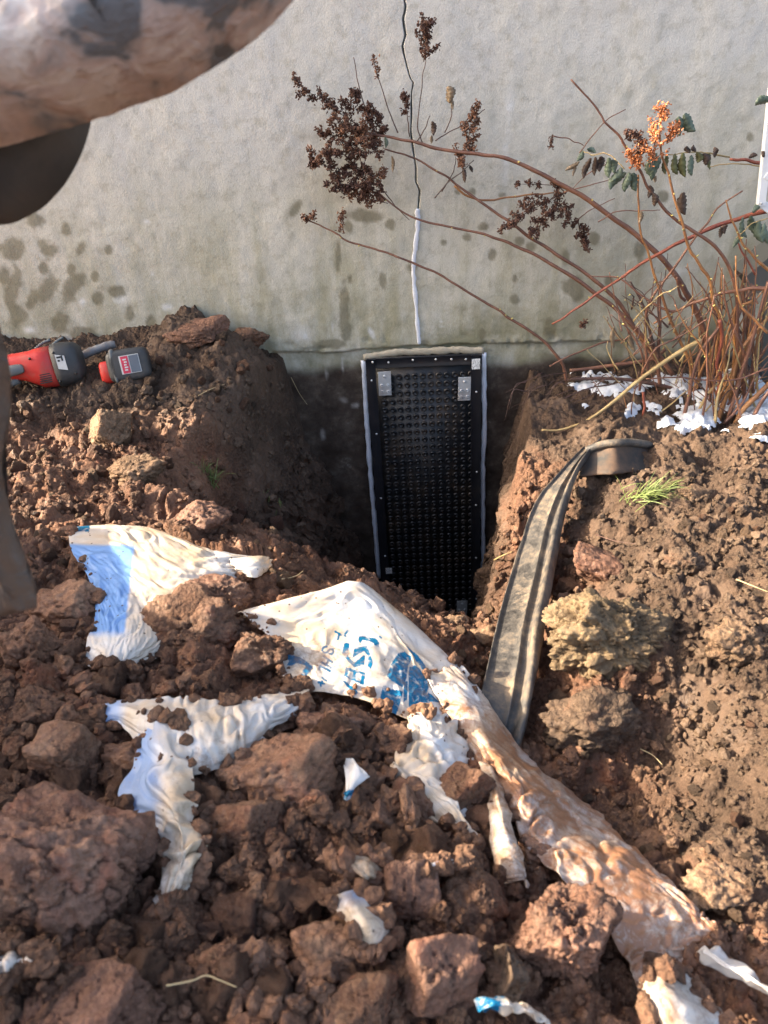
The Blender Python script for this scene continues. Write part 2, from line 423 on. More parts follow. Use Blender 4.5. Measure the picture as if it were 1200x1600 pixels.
Zc = lambda pts: [(400 + x * .26667, 900 + y * .26667) for x, y in pts]
Zd_ = lambda pts: [(480 + x * .1, 980 + y * .1) for x, y in pts]
PRINT = [Zc(p) for p in [
    [(775,560),(800,500),(835,450),(870,440),(910,465),(915,490),(890,525),(885,590),(870,625),(860,650),(800,620),(768,590)],
    [(745,640),(862,675),(852,730),(820,815),(715,760)],
    [(900,530),(930,520),(960,540),(1000,600),(1015,650),(990,720),(960,750),(900,770),(895,650)],
    [(870,400),(930,445),(990,510),(1060,660),(1050,675),(1000,590),(960,520),(910,450)],
    [(1015,680),(1085,735),(960,742)], [(870,615),(892,610),(888,720),(865,735)],
    [(140,430),(180,455),(260,480),(335,530),(330,550),(270,620),(225,625),(228,590),(262,580),(292,530),(240,512),(212,530),(185,525),(195,497),(145,470)],
    [(700,812),(800,825),(806,842),(720,838)]]] + [Zd_(p) for p in [
    [(800,160),(870,140),(1060,180),(1120,250),(1110,310),(1040,300),(1030,260),(870,215),(830,270),(800,250)],
    [(575,260),(655,268),(640,480),(735,570),(880,450),(905,462),(890,600),(735,640),(640,560),(540,420)],
    [(730,355),(910,305),(945,340),(1025,570),(1000,670),(938,612),(950,470),(885,390),(700,500)],
    [(555,850),(620,860),(795,1000),(762,1050),(690,1000)]]]
RING = [(Zd_([(600,635),(910,715),(885,915),(575,775)]), [Zd_([(642,692),(720,715),(702,810),(630,785)]), Zd_([(765,722),(850,747),(830,850),(757,825)])])]
STROKES = [Zd_(p) for p in [[(300,310),(248,328),(235,375),(262,412),(310,398),(348,352),(390,348),(410,390),(382,430),(352,420)], [(255,465),(395,555)], [(220,552),(370,640)], [(335,512),(290,602)],
    [(200,612),(360,690)], [(200,612),(185,668)], [(235,795),(305,845)], [(180,868),(262,892)], [(232,850),(212,908)],
    [(440,65),(520,120)], [(500,100),(478,195)], [(630,60),(592,112)], [(520,120),(590,150)], [(1130,150),(1150,175)]]]
def print_mask(x, y):
    m = np.zeros(x.shape, bool)
    for p in PRINT: m |= pinside(x, y, p)
    for o, hs in RING:
        r = pinside(x, y, o)
        for h in hs: r &= ~pinside(x, y, h)
        m |= r
    for s in STROKES:
        for a, b in zip(s[:-1], s[1:]): m |= seg_d(x, y, a, b) < 1.7
    return m.astype(float)

B1 = [[(372,957,.045),(430,940,.06),(490,925,.08),(555,908,.115),(600,935,.10),(650,975,.08),(700,1025,.06),(745,1090,.05)],
      [(400,975,.05),(445,965,.06),(500,955,.07),(555,945,.09),(605,970,.085),(645,1005,.07),(690,1050,.055),(730,1105,.045)],
      [(425,1000,.045),(460,995,.05),(510,990,.06),(558,985,.065),(605,1005,.065),(640,1035,.055),(675,1070,.045),(710,1115,.04)],
      [(435,1035,.035),(470,1030,.04),(515,1030,.045),(555,1030,.05),(595,1045,.05),(630,1065,.045),(660,1090,.04),(690,1120,.035)],
      [(450,1082,.025),(480,1080,.03),(520,1082,.03),(555,1088,.03),(590,1100,.03),(620,1115,.03),(645,1125,.03),(670,1140,.03)]]
B2 = [[(655,1050,.04),(690,1035,.05),(715,1040,.055),(735,1070,.045)],
      [(690,1105,.035),(720,1090,.06),(752,1100,.055),(778,1130,.03)],
      [(740,1180,.03),(765,1165,.06),(797,1172,.055),(822,1192,.03)],
      [(790,1260,.03),(812,1232,.065),(850,1228,.07),(890,1245,.035)],
      [(830,1330,.03),(860,1296,.07),(905,1278,.09),(955,1292,.05)],
      [(895,1390,.03),(935,1360,.07),(985,1338,.09),(1035,1358,.05)],
      [(950,1450,.03),(1000,1425,.06),(1052,1400,.08),(1104,1425,.05)],
      [(985,1505,.03),(1030,1480,.05),(1078,1458,.06),(1120,1452,.045)],
      [(1005,1545,.02),(1045,1520,.03),(1085,1500,.03),(1108,1482,.03)]]
B3 = [[(640,1112,.03),(668,1108,.05),(700,1120,.05),(730,1140,.03)],
      [(636,1160,.03),(664,1158,.045),(700,1165,.045),(738,1180,.03)],
      [(606,1205,.025),(650,1200,.04),(690,1210,.04),(740,1235,.025)],
      [(640,1240,.02),(670,1240,.03),(705,1255,.03),(745,1290,.02)],
      [(690,1290,.015),(705,1290,.02),(722,1300,.02),(750,1330,.015)]]
B4 = [[(748,1190,.05),(768,1195,.06),(790,1215,.05)], [(760,1240,.04),(780,1250,.055),(800,1268,.04)],
      [(768,1290,.03),(788,1300,.045),(806,1315,.035)], [(778,1340,.02),(797,1350,.03),(815,1362,.025)], [(800,1372,.015),(808,1376,.02),(818,1380,.015)]]
BA = [[(108,826,.03),(170,821,.035),(240,826,.04),(330,858,.04),(420,872,.03)],
      [(112,860,.04),(180,860,.055),(245,868,.06),(330,885,.05),(412,890,.03)],
      [(140,905,.04),(190,907,.055),(245,915,.055),(310,915,.045),(370,910,.025)],
      [(150,955,.035),(185,958,.045),(225,962,.045),(265,960,.035),(310,950,.02)],
      [(138,1005,.025),(170,1010,.035),(205,1012,.035),(240,1005,.025),(275,995,.015)],
      [(135,1040,.01),(155,1045,.015),(180,1046,.015),(210,1040,.01),(240,1030,.005)]]
C1 = [[(484,1062,.02),(430,1086,.03),(380,1098,.04),(330,1102,.04),(280,1098,.04),(230,1100,.04),(180,1098,.03),(130,1108,.02)],
      [(482,1082,.03),(430,1108,.045),(380,1125,.055),(330,1135,.06),(280,1130,.055),(230,1125,.05),(185,1112,.035),(132,1118,.025)],
      [(478,1100,.03),(432,1125,.04),(382,1155,.05),(335,1170,.05),(285,1172,.05),(238,1155,.045),(190,1124,.03),(134,1128,.02)],
      [(474,1112,.02),(432,1138,.025),(384,1182,.03),(338,1202,.03),(288,1212,.035),(240,1185,.04),(195,1138,.02),(136,1138,.01)]]
C2 = [[(212,1115,.05),(240,1112,.06),(268,1118,.06),(290,1132,.05)],
      [(208,1180,.04),(238,1180,.06),(270,1185,.065),(298,1190,.05)],
      [(184,1245,.03),(228,1240,.055),(268,1245,.07),(308,1250,.05)],
      [(232,1295,.04),(258,1290,.06),(284,1285,.07),(314,1282,.05)],
      [(244,1340,.04),(268,1335,.06),(296,1328,.065),(330,1325,.045)],
      [(238,1400,.03),(262,1390,.045),(292,1378,.045),(320,1365,.03)],
      [(242,1432,.02),(260,1425,.025),(282,1415,.025),(302,1402,.015)]]
shapes = {}
shapes['B1'] = film_shape(B1, 210, 300, 11, .0028, back=(.0, .05, -.13), fold=(.5, 1.0), crease=.9)
B2 = [[(a_, b_, c_ * ((.62 if 0 < k_ < 3 else .8) if j_ > 3 else 1.1)) for k_, (a_, b_, c_) in enumerate(r_)] for j_, r_ in enumerate(B2)]
shapes['B2'] = film_shape(B2, 260, 110, 21, .005, fold=(2.2, .6), crease=1.9)
shapes['B3'] = film_shape(B3, 120, 90, 31, .009, fold=(1.5, 1.5))
shapes['B4'] = film_shape(B4, 120, 40, 37, .007, fold=(4, .5))
shapes['BA'] = film_shape(BA, 170, 190, 41, .0042, back=(0, .04, -.07), fold=(.5, 1.8))
shapes['C1'] = film_shape(C1, 80, 240, 51, .005, fold=(.6, 2))
shapes['C2'] = film_shape(C2, 200, 80, 61, .008, fold=(3, .5))
SCR = {
 's1': [[(543,1183,.045),(552,1186,.05),(562,1200,.05)], [(545,1205,.045),(556,1207,.05),(568,1212,.045)], [(536,1235,.04),(545,1238,.045),(556,1232,.04)], [(536,1246,.03),(543,1249,.03),(548,1246,.03)]],
 's2': [[(500,1335,.04),(530,1326,.05),(570,1325,.05),(605,1328,.04)], [(515,1350,.05),(545,1348,.06),(575,1345,.06),(610,1345,.04)], [(535,1368,.04),(560,1372,.05),(585,1370,.05),(608,1365,.03)], [(545,1382,.02),(565,1384,.03),(585,1384,.03),(600,1378,.02)]],
 's3': [[(500,1408,.03),(520,1408,.04),(538,1402,.03)], [(530,1418,.05),(545,1410,.06),(560,1398,.04)], [(548,1440,.045),(562,1432,.06),(576,1415,.04)], [(565,1462,.04),(582,1456,.05),(598,1440,.04)], [(580,1484,.02),(594,1478,.03),(608,1468,.02)]],
 's4': [[(632,1338,.03),(636,1350,.035),(640,1362,.03)], [(665,1340,.05),(668,1352,.055),(672,1366,.04)], [(695,1330,.05),(698,1345,.06),(700,1362,.04)], [(728,1328,.04),(730,1345,.05),(734,1360,.03)]],
 's5': [[(738,1562,.04),(745,1580,.05),(755,1590,.03)], [(760,1550,.055),(768,1570,.065),(772,1588,.04)], [(785,1550,.05),(795,1568,.065),(800,1590,.045)], [(815,1562,.03),(830,1578,.055),(840,1596,.04)], [(840,1572,.02),(860,1588,.04),(870,1612,.03)]],
 's6': [[(-40,1492,.05),(-36,1508,.06),(-32,1526,.05)], [(0,1490,.05),(3,1504,.06),(6,1520,.05)], [(36,1488,.05),(39,1498,.06),(42,1510,.05)], [(70,1494,.05),(73,1499,.055),(76,1504,.05)]],
 's7': [[(1004,1540,.03),(1030,1528,.05),(1062,1520,.04)], [(1012,1570,.04),(1045,1560,.06),(1082,1552,.04)], [(1030,1605,.04),(1065,1592,.06),(1105,1580,.04)], [(1050,1650,.03),(1090,1630,.05),(1140,1610,.03)]],
 's8': [[(1086,1492,.03),(1100,1480,.05),(1115,1472,.04)], [(1120,1518,.03),(1132,1505,.05),(1145,1493,.04)], [(1160,1540,.03),(1172,1528,.05),(1182,1518,.04)], [(1205,1565,.02),(1215,1556,.04),(1222,1548,.03)]],
 's9': [[(362,872,.04),(385,868,.05),(412,866,.05),(425,872,.04)], [(368,886,.04),(388,884,.05),(408,884,.05),(420,890,.03)], [(378,900,.02),(392,902,.03),(404,902,.03),(412,898,.02)]],
 's10': [[(128,1112,.04),(145,1106,.05),(162,1108,.04)], [(132,1124,.04),(146,1122,.05),(160,1126,.04)], [(140,1136,.02),(148,1138,.03),(156,1138,.02)]],
}
for i, (k, g) in enumerate(SCR.items()): shapes[k] = film_shape(np.array(g) + np.array([0, 0, .012]), 50, 50, 70 + i, .005, fold=(1.6, 1.6), ragged=.02, crease=2.6)

# ------------------------------------------------------------------ ground sheet
fx = np.arange(-1.48, 1.62, .0043); fy = np.arange(-2.34, .001, .0043)
gx = np.concatenate([-1.48 - np.cumsum(.0043 * 1.22 ** np.arange(1, 36))[::-1], fx, fx[-1] + np.cumsum(.0043 * 1.22 ** np.arange(1, 36))])
gy = np.concatenate([-2.34 - np.cumsum(.0043 * 1.22 ** np.arange(1, 36))[::-1], fy, [.03]])
X, Y = np.meshgrid(gx, gy)
Zb = base(X, np.minimum(Y, -.001)); Z = Zb.copy()
hum_shade = np.clip(sstep(-.62, -.38, Y + .06 * fbm(p3(X * 4, Y * 4), 3, 2)) + sstep(.38, .55, X + .12 * fbm(p3(X * 5, Y * 5, 4), 3, 8)), 0, 1)
wx = X + .02 * fbm(p3(X * 18, Y * 18, 1), 3, 31); wy = Y + .02 * fbm(p3(X * 18, Y * 18, 2), 3, 37)
steep = sstep(-.35, -.6, Z)
Zd = .03 * fbm(p3(X * 6, Y * 6, 9), 4, 3) + hum_shade * (.035 * fbm(p3(X * 9, Y * 9, 5), 3, 4) + .012 * fbm(p3(X * 60, Y * 60, 5), 3, 6, .65))
for cell, amp, s, keep in ((.11, .030, 1, .35), (.06, .020, 2, .35), (.032, .012, 3, .3), (.017, .007, 4, .25), (.009, .0035, 5, .2)):
    f1, f2, rv, tl = worley(wx, wy, cell, s, True)
    gap = sstep(.0, .22, f2 - f1)                              # broken pieces with open joints, some tilted, some rounded
    rnd_l = np.sqrt(np.clip(1 - (f1 / .66) ** 2, 0, 1))
    ang = gap * (.55 + .45 * rv + tl * 1.1)
    lump = np.where(rv > .55, .55 * rnd_l + .45 * ang, ang) * (rv > keep * .7) * (.45 + .55 * rv)
    Zd += amp * (lump - .3) * (1 - hum_shade * (.35 if cell > .05 else .6))
rough = fbm(p3(wx * 45, wy * 45, 2), 4, 12, .65)
Zd += .012 * rough + .005 * (.5 - np.abs(fbm(p3(X * 120, Y * 120, 2), 2, 13)))
Z = Z + Zd * (1 - .35 * steep)
cut = sstep(-.12, -.32, Zb); hum_shade = np.clip(hum_shade + .9 * cut, 0, 1)         # pit shade painted in as dark soil; dug faces are broken sideways too
q3 = np.stack([X, Y, Z], -1)
fine_ = (np.abs(X) < 1.0) & (Y > -1.3)
dxn = np.zeros_like(X); dyn = np.zeros_like(X)
dxn[fine_] = .07 * fbm(q3[fine_] * 12, 5, 61, .65); dyn[fine_] = .05 * fbm(q3[fine_] * 12 + 40, 5, 67, .65)
DX, DY = dxn * cut, dyn * cut * sstep(.0, -.12, Y)
# soil stays just under the film that lies on it
PF = np.vstack(films)
ii = np.clip(np.searchsorted(gx, PF[:, 0]), 1, len(gx) - 1); jj = np.clip(np.searchsorted(gy, PF[:, 1]), 1, len(gy) - 1)
for di in (-2, -1, 0, 1):
    for dj in (-2, -1, 0, 1):
        np.minimum.at(Z, (np.clip(jj + dj, 0, len(gy) - 1), np.clip(ii + di, 0, len(gx) - 1)), PF[:, 2] - .006)
g = mesh_np('ground', np.stack([X + DX, Y + DY, Z], -1).reshape(-1, 3), grid_faces(len(gy), len(gx)), M['ground'], attrs={'humus': hum_shade.ravel()})
tag(g, kind='structure')
def hz(x, y):
    i = np.clip(np.searchsorted(gx, x), 0, len(gx) - 1); j = np.clip(np.searchsorted(gy, y), 0, len(gy) - 1)
    return Z[j, i]

# ------------------------------------------------------------------ house wall
CR = np.array([(632,-60),(632,0),(634,12),(630,30),(632,44),(634,55),(629,72),(631,84),(637,108),(641,122),(646,130),(643,145),(643,185),(642,205),(645,230),(650,262),(650,285),(656,298),(654,322),(652,335)], float)
crp = aty(CR[:, 0], CR[:, 1], np.zeros(len(CR)))
cz, cxx = crp[::-1, 2], crp[::-1, 0]
def crack_x(z): return np.interp(z, cz, cxx)
wz = np.concatenate([[-1.4], np.arange(-1.25, 1.3, .006), [1.4, 1.6, 1.9, 2.3, 2.7]])
x0c = .146
off = np.concatenate([-(np.geomspace(.0075, 1.5, 1)), []])
lft = x0c - np.concatenate([np.arange(.0105, 1.52, .006)])[::-1]; rgt = x0c + np.arange(.0105, 1.42, .006)
wxs = np.concatenate([[-9, -6, -4, -3, -2.4, -1.9, -1.6], lft, [x0c - .0062, x0c - .0036, x0c - .0024, x0c + .0024, x0c + .0036, x0c + .0062], rgt, [1.75, 2.0, 2.5, 3.5, 5, 8]])
WX, WZ = np.meshgrid(wxs, wz)
sh = (crack_x(WZ) - x0c) * np.exp(-((WX - x0c) / .12) ** 2)
dcr = np.abs(WX - x0c)
WX2 = WX + sh
wid = .75 + .35 * fbm(p3(WZ * 25, WZ * 0, 3), 2, 4)
WX2 = np.where(dcr < .007, x0c + sh + (WX - x0c) * wid, WX2)
crk = np.where(dcr < .0030, .035, 0) * sstep(cz[0] - .01, cz[0] + .03, WZ)
edge = .045 + .014 * fbm(p3(WX2 * 7, WX2 * 0, 5), 4, 6) + .012 * WX2 * -1
coat = sstep(0, .006, edge - WZ) * .014                            # the render coat stops just above the ground
lowr = sstep(0.0, -.1, WZ)
WY = crk + coat + .0016 * fbm(p3(WX2 * 26, WZ * 26), 4, 14) + .004 * fbm(p3(WX2 * 3, WZ * 3), 2, 15) + lowr * .006 * fbm(p3(WX2 * 14, WZ * 14, 4), 4, 16)
chip = np.clip(fbm(p3(WX2 * 30, WZ * 40, 8), 3, 18) - .25, 0, 1) * sstep(.06, .0, np.abs(WZ - edge)) * .02
WY += chip * (1 - lowr)
STAIN = [(529,402,5,30,0),(537,480,8,40,0),(460,329,8,17,-38),(547,436,4,9,0),(598,437,6,13,0),(608,350,7,9,0),(738,300,8,8,0),(694,379,8,8,0),(755,354,8,8,0),(729,371,8,6,0),
  (769,399,7,10,0),(804,436,5,8,0),(804,467,8,10,0),(754,523,6,12,0),(812,378,8,8,0),(785,304,6,5,0),(573,338,30,12,0),(545,355,8,10,0),(520,537,30,8,0),(540,522,9,16,0),
  (928,373,9,10,0),(998,395,12,18,0),(895,449,17,20,0),(883,404,9,14,0),(858,515,11,16,0),(829,385,8,8,0),(835,522,6,8,0),(1172,216,9,9,0),(1036,307,9,9,0),(864,565,18,12,0),
  (806,470,6,8,0),(1069,518,14,10,0),(951,437,8,8,0),(715,300,4,4,0),(645,418,10,12,0),(612,352,6,10,0),
  (23,391,25,18,0),(75,391,18,16,0),(126,391,9,17,-25),(75,450,15,24,-25),(114,450,13,28,-25),(182,454,12,12,0),(20,450,13,42,-10),(68,420,8,10,0),(112,420,8,10,0),(154,468,10,10,0),
  (28,494,18,22,0),(130,522,22,14,0),(93,503,14,24,-15),(203,485,8,13,0),(236,503,8,11,0),(170,392,6,8,0),(60,345,20,14,0),(104,355,10,12,0),(8,430,12,20,0),(50,470,10,22,-20),(150,430,7,9,0),(260,330,0.1,.1,0)]
WHITE = [(471,520,16,19,10),(262,480,9,7,0),(45,515,18,9,-30),(247,440,6,5,0),(187,470,13,8,0),(229,347,6,5,0),(238,428,5,5,0),(795,180,9,60,-4),(790,260,8,50,0),(130,470,8,14,0),
  (790,345,6,20,0),(895,212,5,5,0),(1060,425,14,18,0),(690,503,5,5,0),(690,510,6,3,0),(580,520,5,12,30),(520,510,2,10,0),(880,560,6,4,0),(535,628,11,7,-20),(556,636,9,5,10),(504,682,4,10,0),(510,590,5,12,0),(535,575,3,16,0)]
def blots(lst, soft):
    r = np.zeros(WX2.shape)
    P = np.stack([WX2, WY * 0, WZ], -1) - CAM
    dz = P @ FW; ok = dz > .3
    qx = 600 + FPX * (P @ RT) / np.where(ok, dz, 1); qy = 800 - FPX * (P @ UP) / np.where(ok, dz, 1)
    n = fbm(p3(WX2 * 22, WZ * 22, 2), 3, 44); n2 = fbm(p3(WX2 * 60, WZ * 60, 2), 3, 45)
    for cx, cy, rx, ry, ro in lst:
        c, s_ = math.cos(rad(ro)), math.sin(rad(ro)); ax, ay = qx - cx, qy - cy
        d = np.hypot((ax * c - ay * s_) / rx, (ax * s_ + ay * c) / ry) + .55 * n + .25 * n2
        r = np.maximum(r, sstep(1.15, 1.15 - soft, d) * ok)
    return r
wet = blots(STAIN, .5); whi = blots(WHITE, 1.0) * (.5 + .5 * sstep(-.15, .25, fbm(p3(WX2 * 50, WZ * 50, 3), 3, 46)))
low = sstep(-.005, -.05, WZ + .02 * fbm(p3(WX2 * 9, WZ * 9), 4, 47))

m, t, b = newmat('rendered_wall')
pos = N(t, 'ShaderNodeNewGeometry').outputs['Position']
mp = N(t, 'ShaderNodeMapping'); mp.inputs['Scale'].default_value = (1, 1, .16); L(t, pos, mp.inputs['Vector'])
big = noise(t, pos, 2.2, 5, .6, .5); strk = noise(t, mp.outputs[0], 9, 6, .65, .3); grain = noise(t, pos, 260, 3, .7); md = noise(t, pos, 26, 6, .65)
sx = N(t, 'ShaderNodeSeparateXYZ'); L(t, pos, sx.inputs[0])
hgt = math_(t, 'ADD', sx.outputs['Z'], math_(t, 'MULTIPLY', math_(t, 'SUBTRACT', big, .5), .9))
base_c = ramp(t, hgt, [(0.0, (.335, .318, .215)), (.25, (.42, .398, .30)), (.55, (.485, .468, .395)), (.85, (.57, .565, .54))])
c = mix(t, ramp(t, strk, [(.40, 0.), (.60, .7)]), base_c, (.64, .615, .55))
c = mix(t, ramp(t, md, [(.33, .4), (.50, 0.)]), c, (.28, .255, .18))
grn = noise(t, pos, 5, 5, .65)
algae = math_(t, 'MULTIPLY', ramp(t, grn, [(.42, 0.), (.62, .8)]), ramp(t, sx.outputs['Z'], [(.05, 1.), (.42, 0.)]))
c = mix(t, algae, c, (.17, .165, .085))
c = mix(t, math_(t, 'MULTIPLY', ramp(t, grain, [(.3, 0.), (.7, 1.)]), .5), c, mix(t, .5, c, (.13, .12, .10)))
c = mix(t, math_(t, 'MULTIPLY', attr(t, 'wet'), .74), c, (.15, .135, .085))
c = mix(t, math_(t, 'MULTIPLY', attr(t, 'white'), .75), c, (.68, .68, .67))
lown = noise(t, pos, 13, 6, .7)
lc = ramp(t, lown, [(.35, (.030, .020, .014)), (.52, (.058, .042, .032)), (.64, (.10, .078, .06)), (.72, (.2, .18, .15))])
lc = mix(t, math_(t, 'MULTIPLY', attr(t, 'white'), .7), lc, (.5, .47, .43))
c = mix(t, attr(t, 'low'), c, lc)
L(t, c, b.inputs['Base Color'])
L(t, ramp(t, attr(t, 'wet'), [(0, .85), (1, .55)]), b.inputs['Roughness']); b.inputs['Specular IOR Level'].default_value = .3
wv = N(t, 'ShaderNodeTexWave', wave_type='RINGS', _Scale=9.0, _Distortion=6.0, _Detail=3.0); L(t, pos, wv.inputs['Vector'])
hh = math_(t, 'ADD', math_(t, 'MULTIPLY', grain, .6), math_(t, 'ADD', math_(t, 'MULTIPLY', noise(t, pos, 90, 5, .7), .9), math_(t, 'MULTIPLY', wv.outputs['Fac'], .05)))
bump(t, b, hh, .4, .006)
M['wall'] = m
wall = mesh_np('house_wall', np.stack([WX2, WY, WZ], -1).reshape(-1, 3), grid_faces(len(wz), len(wxs))[:, ::-1].copy(), M['wall'],
               attrs={'wet': wet.ravel(), 'white': whi.ravel(), 'low': low.ravel()})
tag(wall, 'weathered grey cement rendered house wall with a long vertical crack', 'wall')
# body of the wall behind its face, so that it has depth
bv, bf = box_vf((-.5, .16, .65), (8.5, 0, 0), (0, .11, 0), (0, 0, 2.05))
mesh_np('masonry_core', bv, bf, plain('masonry', (.2, .17, .14), .9, nscale=8), wall, False)

# ------------------------------------------------------------------ sealant over the lower part of the crack
def bead(P, r, seed, flat=.6, n=10):
    P = catmull(P, len(P) * 9); V, Fs = tube(P, r, n)
    q = np.asarray(V); k = np.repeat(np.arange(len(P)), n)
    s = 1 + .5 * fbm(p3(q[:, 2] * 60 + q[:, 0] * 60, q[:, 0] * 30, seed), 3, seed)
    q = P[k] + (q - P[k]) * s[:, None]; q[:, 1] = P[k][:, 1] + (q[:, 1] - P[k][:, 1]) * flat
    return q, Fs
M['seal'] = plain('grey_sealant', (.60, .63, .70), .5, vary=.15, nscale=60, dirt=.2, dirtc=(.3, .25, .2), bumps=.2)
SP = [(652,326),(653,345),(651,370),(648,395),(646,415),(647,440),(649,465),(651,490),(653,515),(655,538)]
pp = np.array(SP, float); W3 = aty(pp[:, 0], pp[:, 1], np.full(len(pp), -.003))
o = empty('sealant_line', W3[-1]); tag(o, 'pale blue grey sealant smeared over the lower end of the wall crack', 'sealant')
mb = MB(); mb.add(*bead(W3, np.concatenate([[.003], np.full((len(W3)) * 9 - 2, .0068), [.005]]), 3, .25)); mb.build('sealant_bead', M['seal'], o)

# ------------------------------------------------------------------ dimpled drainage panel
m, t, b = newmat('black_membrane'); co = N(t, 'ShaderNodeTexCoord').outputs['Object']
d = noise(t, co, 9, 6, .7)
L(t, mix(t, ramp(t, d, [(.48, 0.), (.70, .7)]), (.0085, .0092, .011), (.07, .045, .026)), b.inputs['Base Color'])
L(t, ramp(t, noise(t, co, 22, 4), [(.3, .32), (.7, .6)]), b.inputs['Roughness']); M['membrane'] = m
M['strip'] = plain('black_edge_strip', (.014, .015, .019), .36, vary=.4, nscale=18, dirt=.16, dirtc=(.06, .045, .035), bumps=.1)
M['galv'] = plain('galvanised_plate', (.50, .52, .53), .4, metal=.3, vary=.3, nscale=25, dirt=.3, bumps=.08)
M['nail'] = plain('nail_head', (.6, .61, .6), .3, metal=.6, nscale=50)
panel = empty('drainage_panel', (.178, -.012, -1.16))
tag(panel, 'tall black dimpled drainage membrane panel fixed to the wall in the pit', 'membrane panel')
XL, XR, ZT, ZB = -.03, .372, .016, -1.22
yS = -.012
mb = MB()
mb.add([(XL, yS, ZB), (XR, yS, ZB), (XR, yS, ZT), (XL, yS, ZT), (XL, .01, ZB), (XR, .01, ZB), (XR, .01, ZT), (XL, .01, ZT)],
       [(0, 1, 2, 3), (0, 4, 5, 1), (3, 2, 6, 7), (0, 3, 7, 4), (1, 5, 6, 2)])
prof = [(.0118, 0), (.0100, .0062), (.0074, .0070), (.0042, .0020), (.0012, .0012)]
rng = random.Random(4)
for r_ in range(36):
    for c_ in range(12):
        cx, czz = XL + .052 + c_ * .0284, ZT - .072 - r_ * .0315
        if czz < ZB + .03: continue
        V = []; n = 12
        for rr, hh_ in prof:
            for k in range(n): V.append((cx + rr * math.cos(k * 2 * math.pi / n), yS - hh_ + .0004, czz + rr * math.sin(k * 2 * math.pi / n)))
        mb.add(V, [tuple(f) for f in grid_faces(len(prof), n, True)] + [tuple(range((len(prof) - 1) * n, len(prof) * n))])
mb.build('dimpled_sheet', M['membrane'], panel)
def strip_part(a, b_, wd, th=.006):
    a, b_ = np.array(a, float), np.array(b_, float); ax = (b_ - a) / 2; ln = np.linalg.norm(ax); e = ax / ln
    side = np.cross(e, (0, 1, 0)) * wd / 2
    k = 24; V = []; Fs = []
    for i in range(k + 1):
        c = a + (b_ - a) * i / k + np.array([0, .0016 * math.sin(i * 1.7 + a[0] * 9), 0]) + e * 0
        V += [c - side, c - side + (0, -th, 0), c - side * .55 + (0, -th * .55, 0), c + side * .75 + (0, -th * .6, 0), c + side + (0, -th, 0), c + side]
    n = 6; Fs = [tuple(f) for f in grid_faces(k + 1, n)] + [(0, 1, 2, 3, 4, 5), tuple(range(k * n, k * n + n))[::-1]]
    return bevel_obj(mesh_np('edge_strip', V, Fs, M['strip'], panel, True), .0012, 2)
strip_part((XL + .018, yS - .0085, ZB + .25), (XL + .012, yS - .0085, ZT), .034)
strip_part((XR - .019, yS - .0085, ZB), (XR - .021, yS - .0085, ZT), .036)
strip_part((XL, yS - .003, ZT - .017), (XR, yS - .003, ZT - .017), .036, .007)
for x, z in [(XL + .012, -.06), (XL + .018, -.27), (XL + .02, -.55), (XL + .022, -.83), (XR - .02, -.12), (XR - .017, -.45), (XR - .019, -.60), (XR - .018, -.86), (XR - .016, -1.08),
             (XL + .02, .008), (XL + .075, .004), (XL + .16, .009), (XL + .24, .008), (XL + .295, .006), (XL + .345, .004)]:
    mb = MB(); V = []
    for rr, hh_ in ((.0042, 0), (.0038, .002), (.002, .0032)):
        for k in range(8): V.append((x + rr * math.cos(k * math.pi / 4), yS - .0152 - hh_, z + rr * math.sin(k * math.pi / 4)))
    mb.add(V, [tuple(f) for f in grid_faces(3, 8, True)] + [tuple(range(16, 24))]); mb.build('nail', M['nail'], panel)
def plate(x, z, wd=.045, ht=.09, dark=False):
    p = empty('fixing_plate'); p.parent = panel; p.location = (x - panel.location.x, -.02, z - panel.location.z)
    mb = MB(); V, Fs = box_vf((x, yS - .0125, z), (wd / 2, 0, 0), (0, .0013, 0), (0, 0, ht / 2)); mb.add(V, Fs)
    o = mesh_np('plate_sheet', np.vstack(mb.v), mb.f, M['galv'], None, False); 
    o.data.transform(Matrix.Translation((-x, -(panel.location.y - .02), -z))); o.parent = p; bevel_obj(o, .0012, 2)
    mb = MB()
    for dx in (-.011, .011):
        for dz_ in (-.03, -.006):
            V = []
            for rr, hh_ in ((.0065, 0), (.0055, .003), (.0035, .0035), (.002, .0005)):
                for k in range(10): V.append((dx + rr * math.cos(k * .2 * math.pi), .0175 - .0125 - .0013 - hh_ - .0003 + .003, dz_ + rr * math.sin(k * .2 * math.pi)))
            mb.add(V, [tuple(f) for f in grid_faces(4, 10, True)] + [tuple(range(30, 40))])
    # screw at the top of the plate
    V = []
    for rr, hh_ in ((.005, 0), (.0045, .003), (.0015, .004)):
        for k in range(8): V.append((rr * math.cos(k * math.pi / 4), .0065 - hh_, .028 + rr * math.sin(k * math.pi / 4)))
    mb.add(V, [tuple(f) for f in grid_faces(3, 8, True)] + [tuple(range(16, 24))])
    me = mesh_np('stud', np.vstack(mb.v), mb.f, M['galv'], None, True); me.location = (0, 0, 0); me.parent = p
for x, z in [(XL + .058, -.075), (XR - .062, -.108), (XL + .085, -1.125), (XR - .075, -1.135)]: plate(x, z)
m, t, b = newmat('paper_label'); co = N(t, 'ShaderNodeTexCoord').outputs['Object']
wvn = N(t, 'ShaderNodeTexWave', _Scale=60.0, _Distortion=9.0); L(t, co, wvn.inputs['Vector'])
L(t, mix(t, ramp(t, math_(t, 'MULTIPLY', wvn.outputs['Fac'], noise(t, co, 120, 2)), [(.36, 0.), (.42, .75)]), (.8, .8, .78), (.06, .06, .06)), b.inputs['Base Color']); M['label'] = m
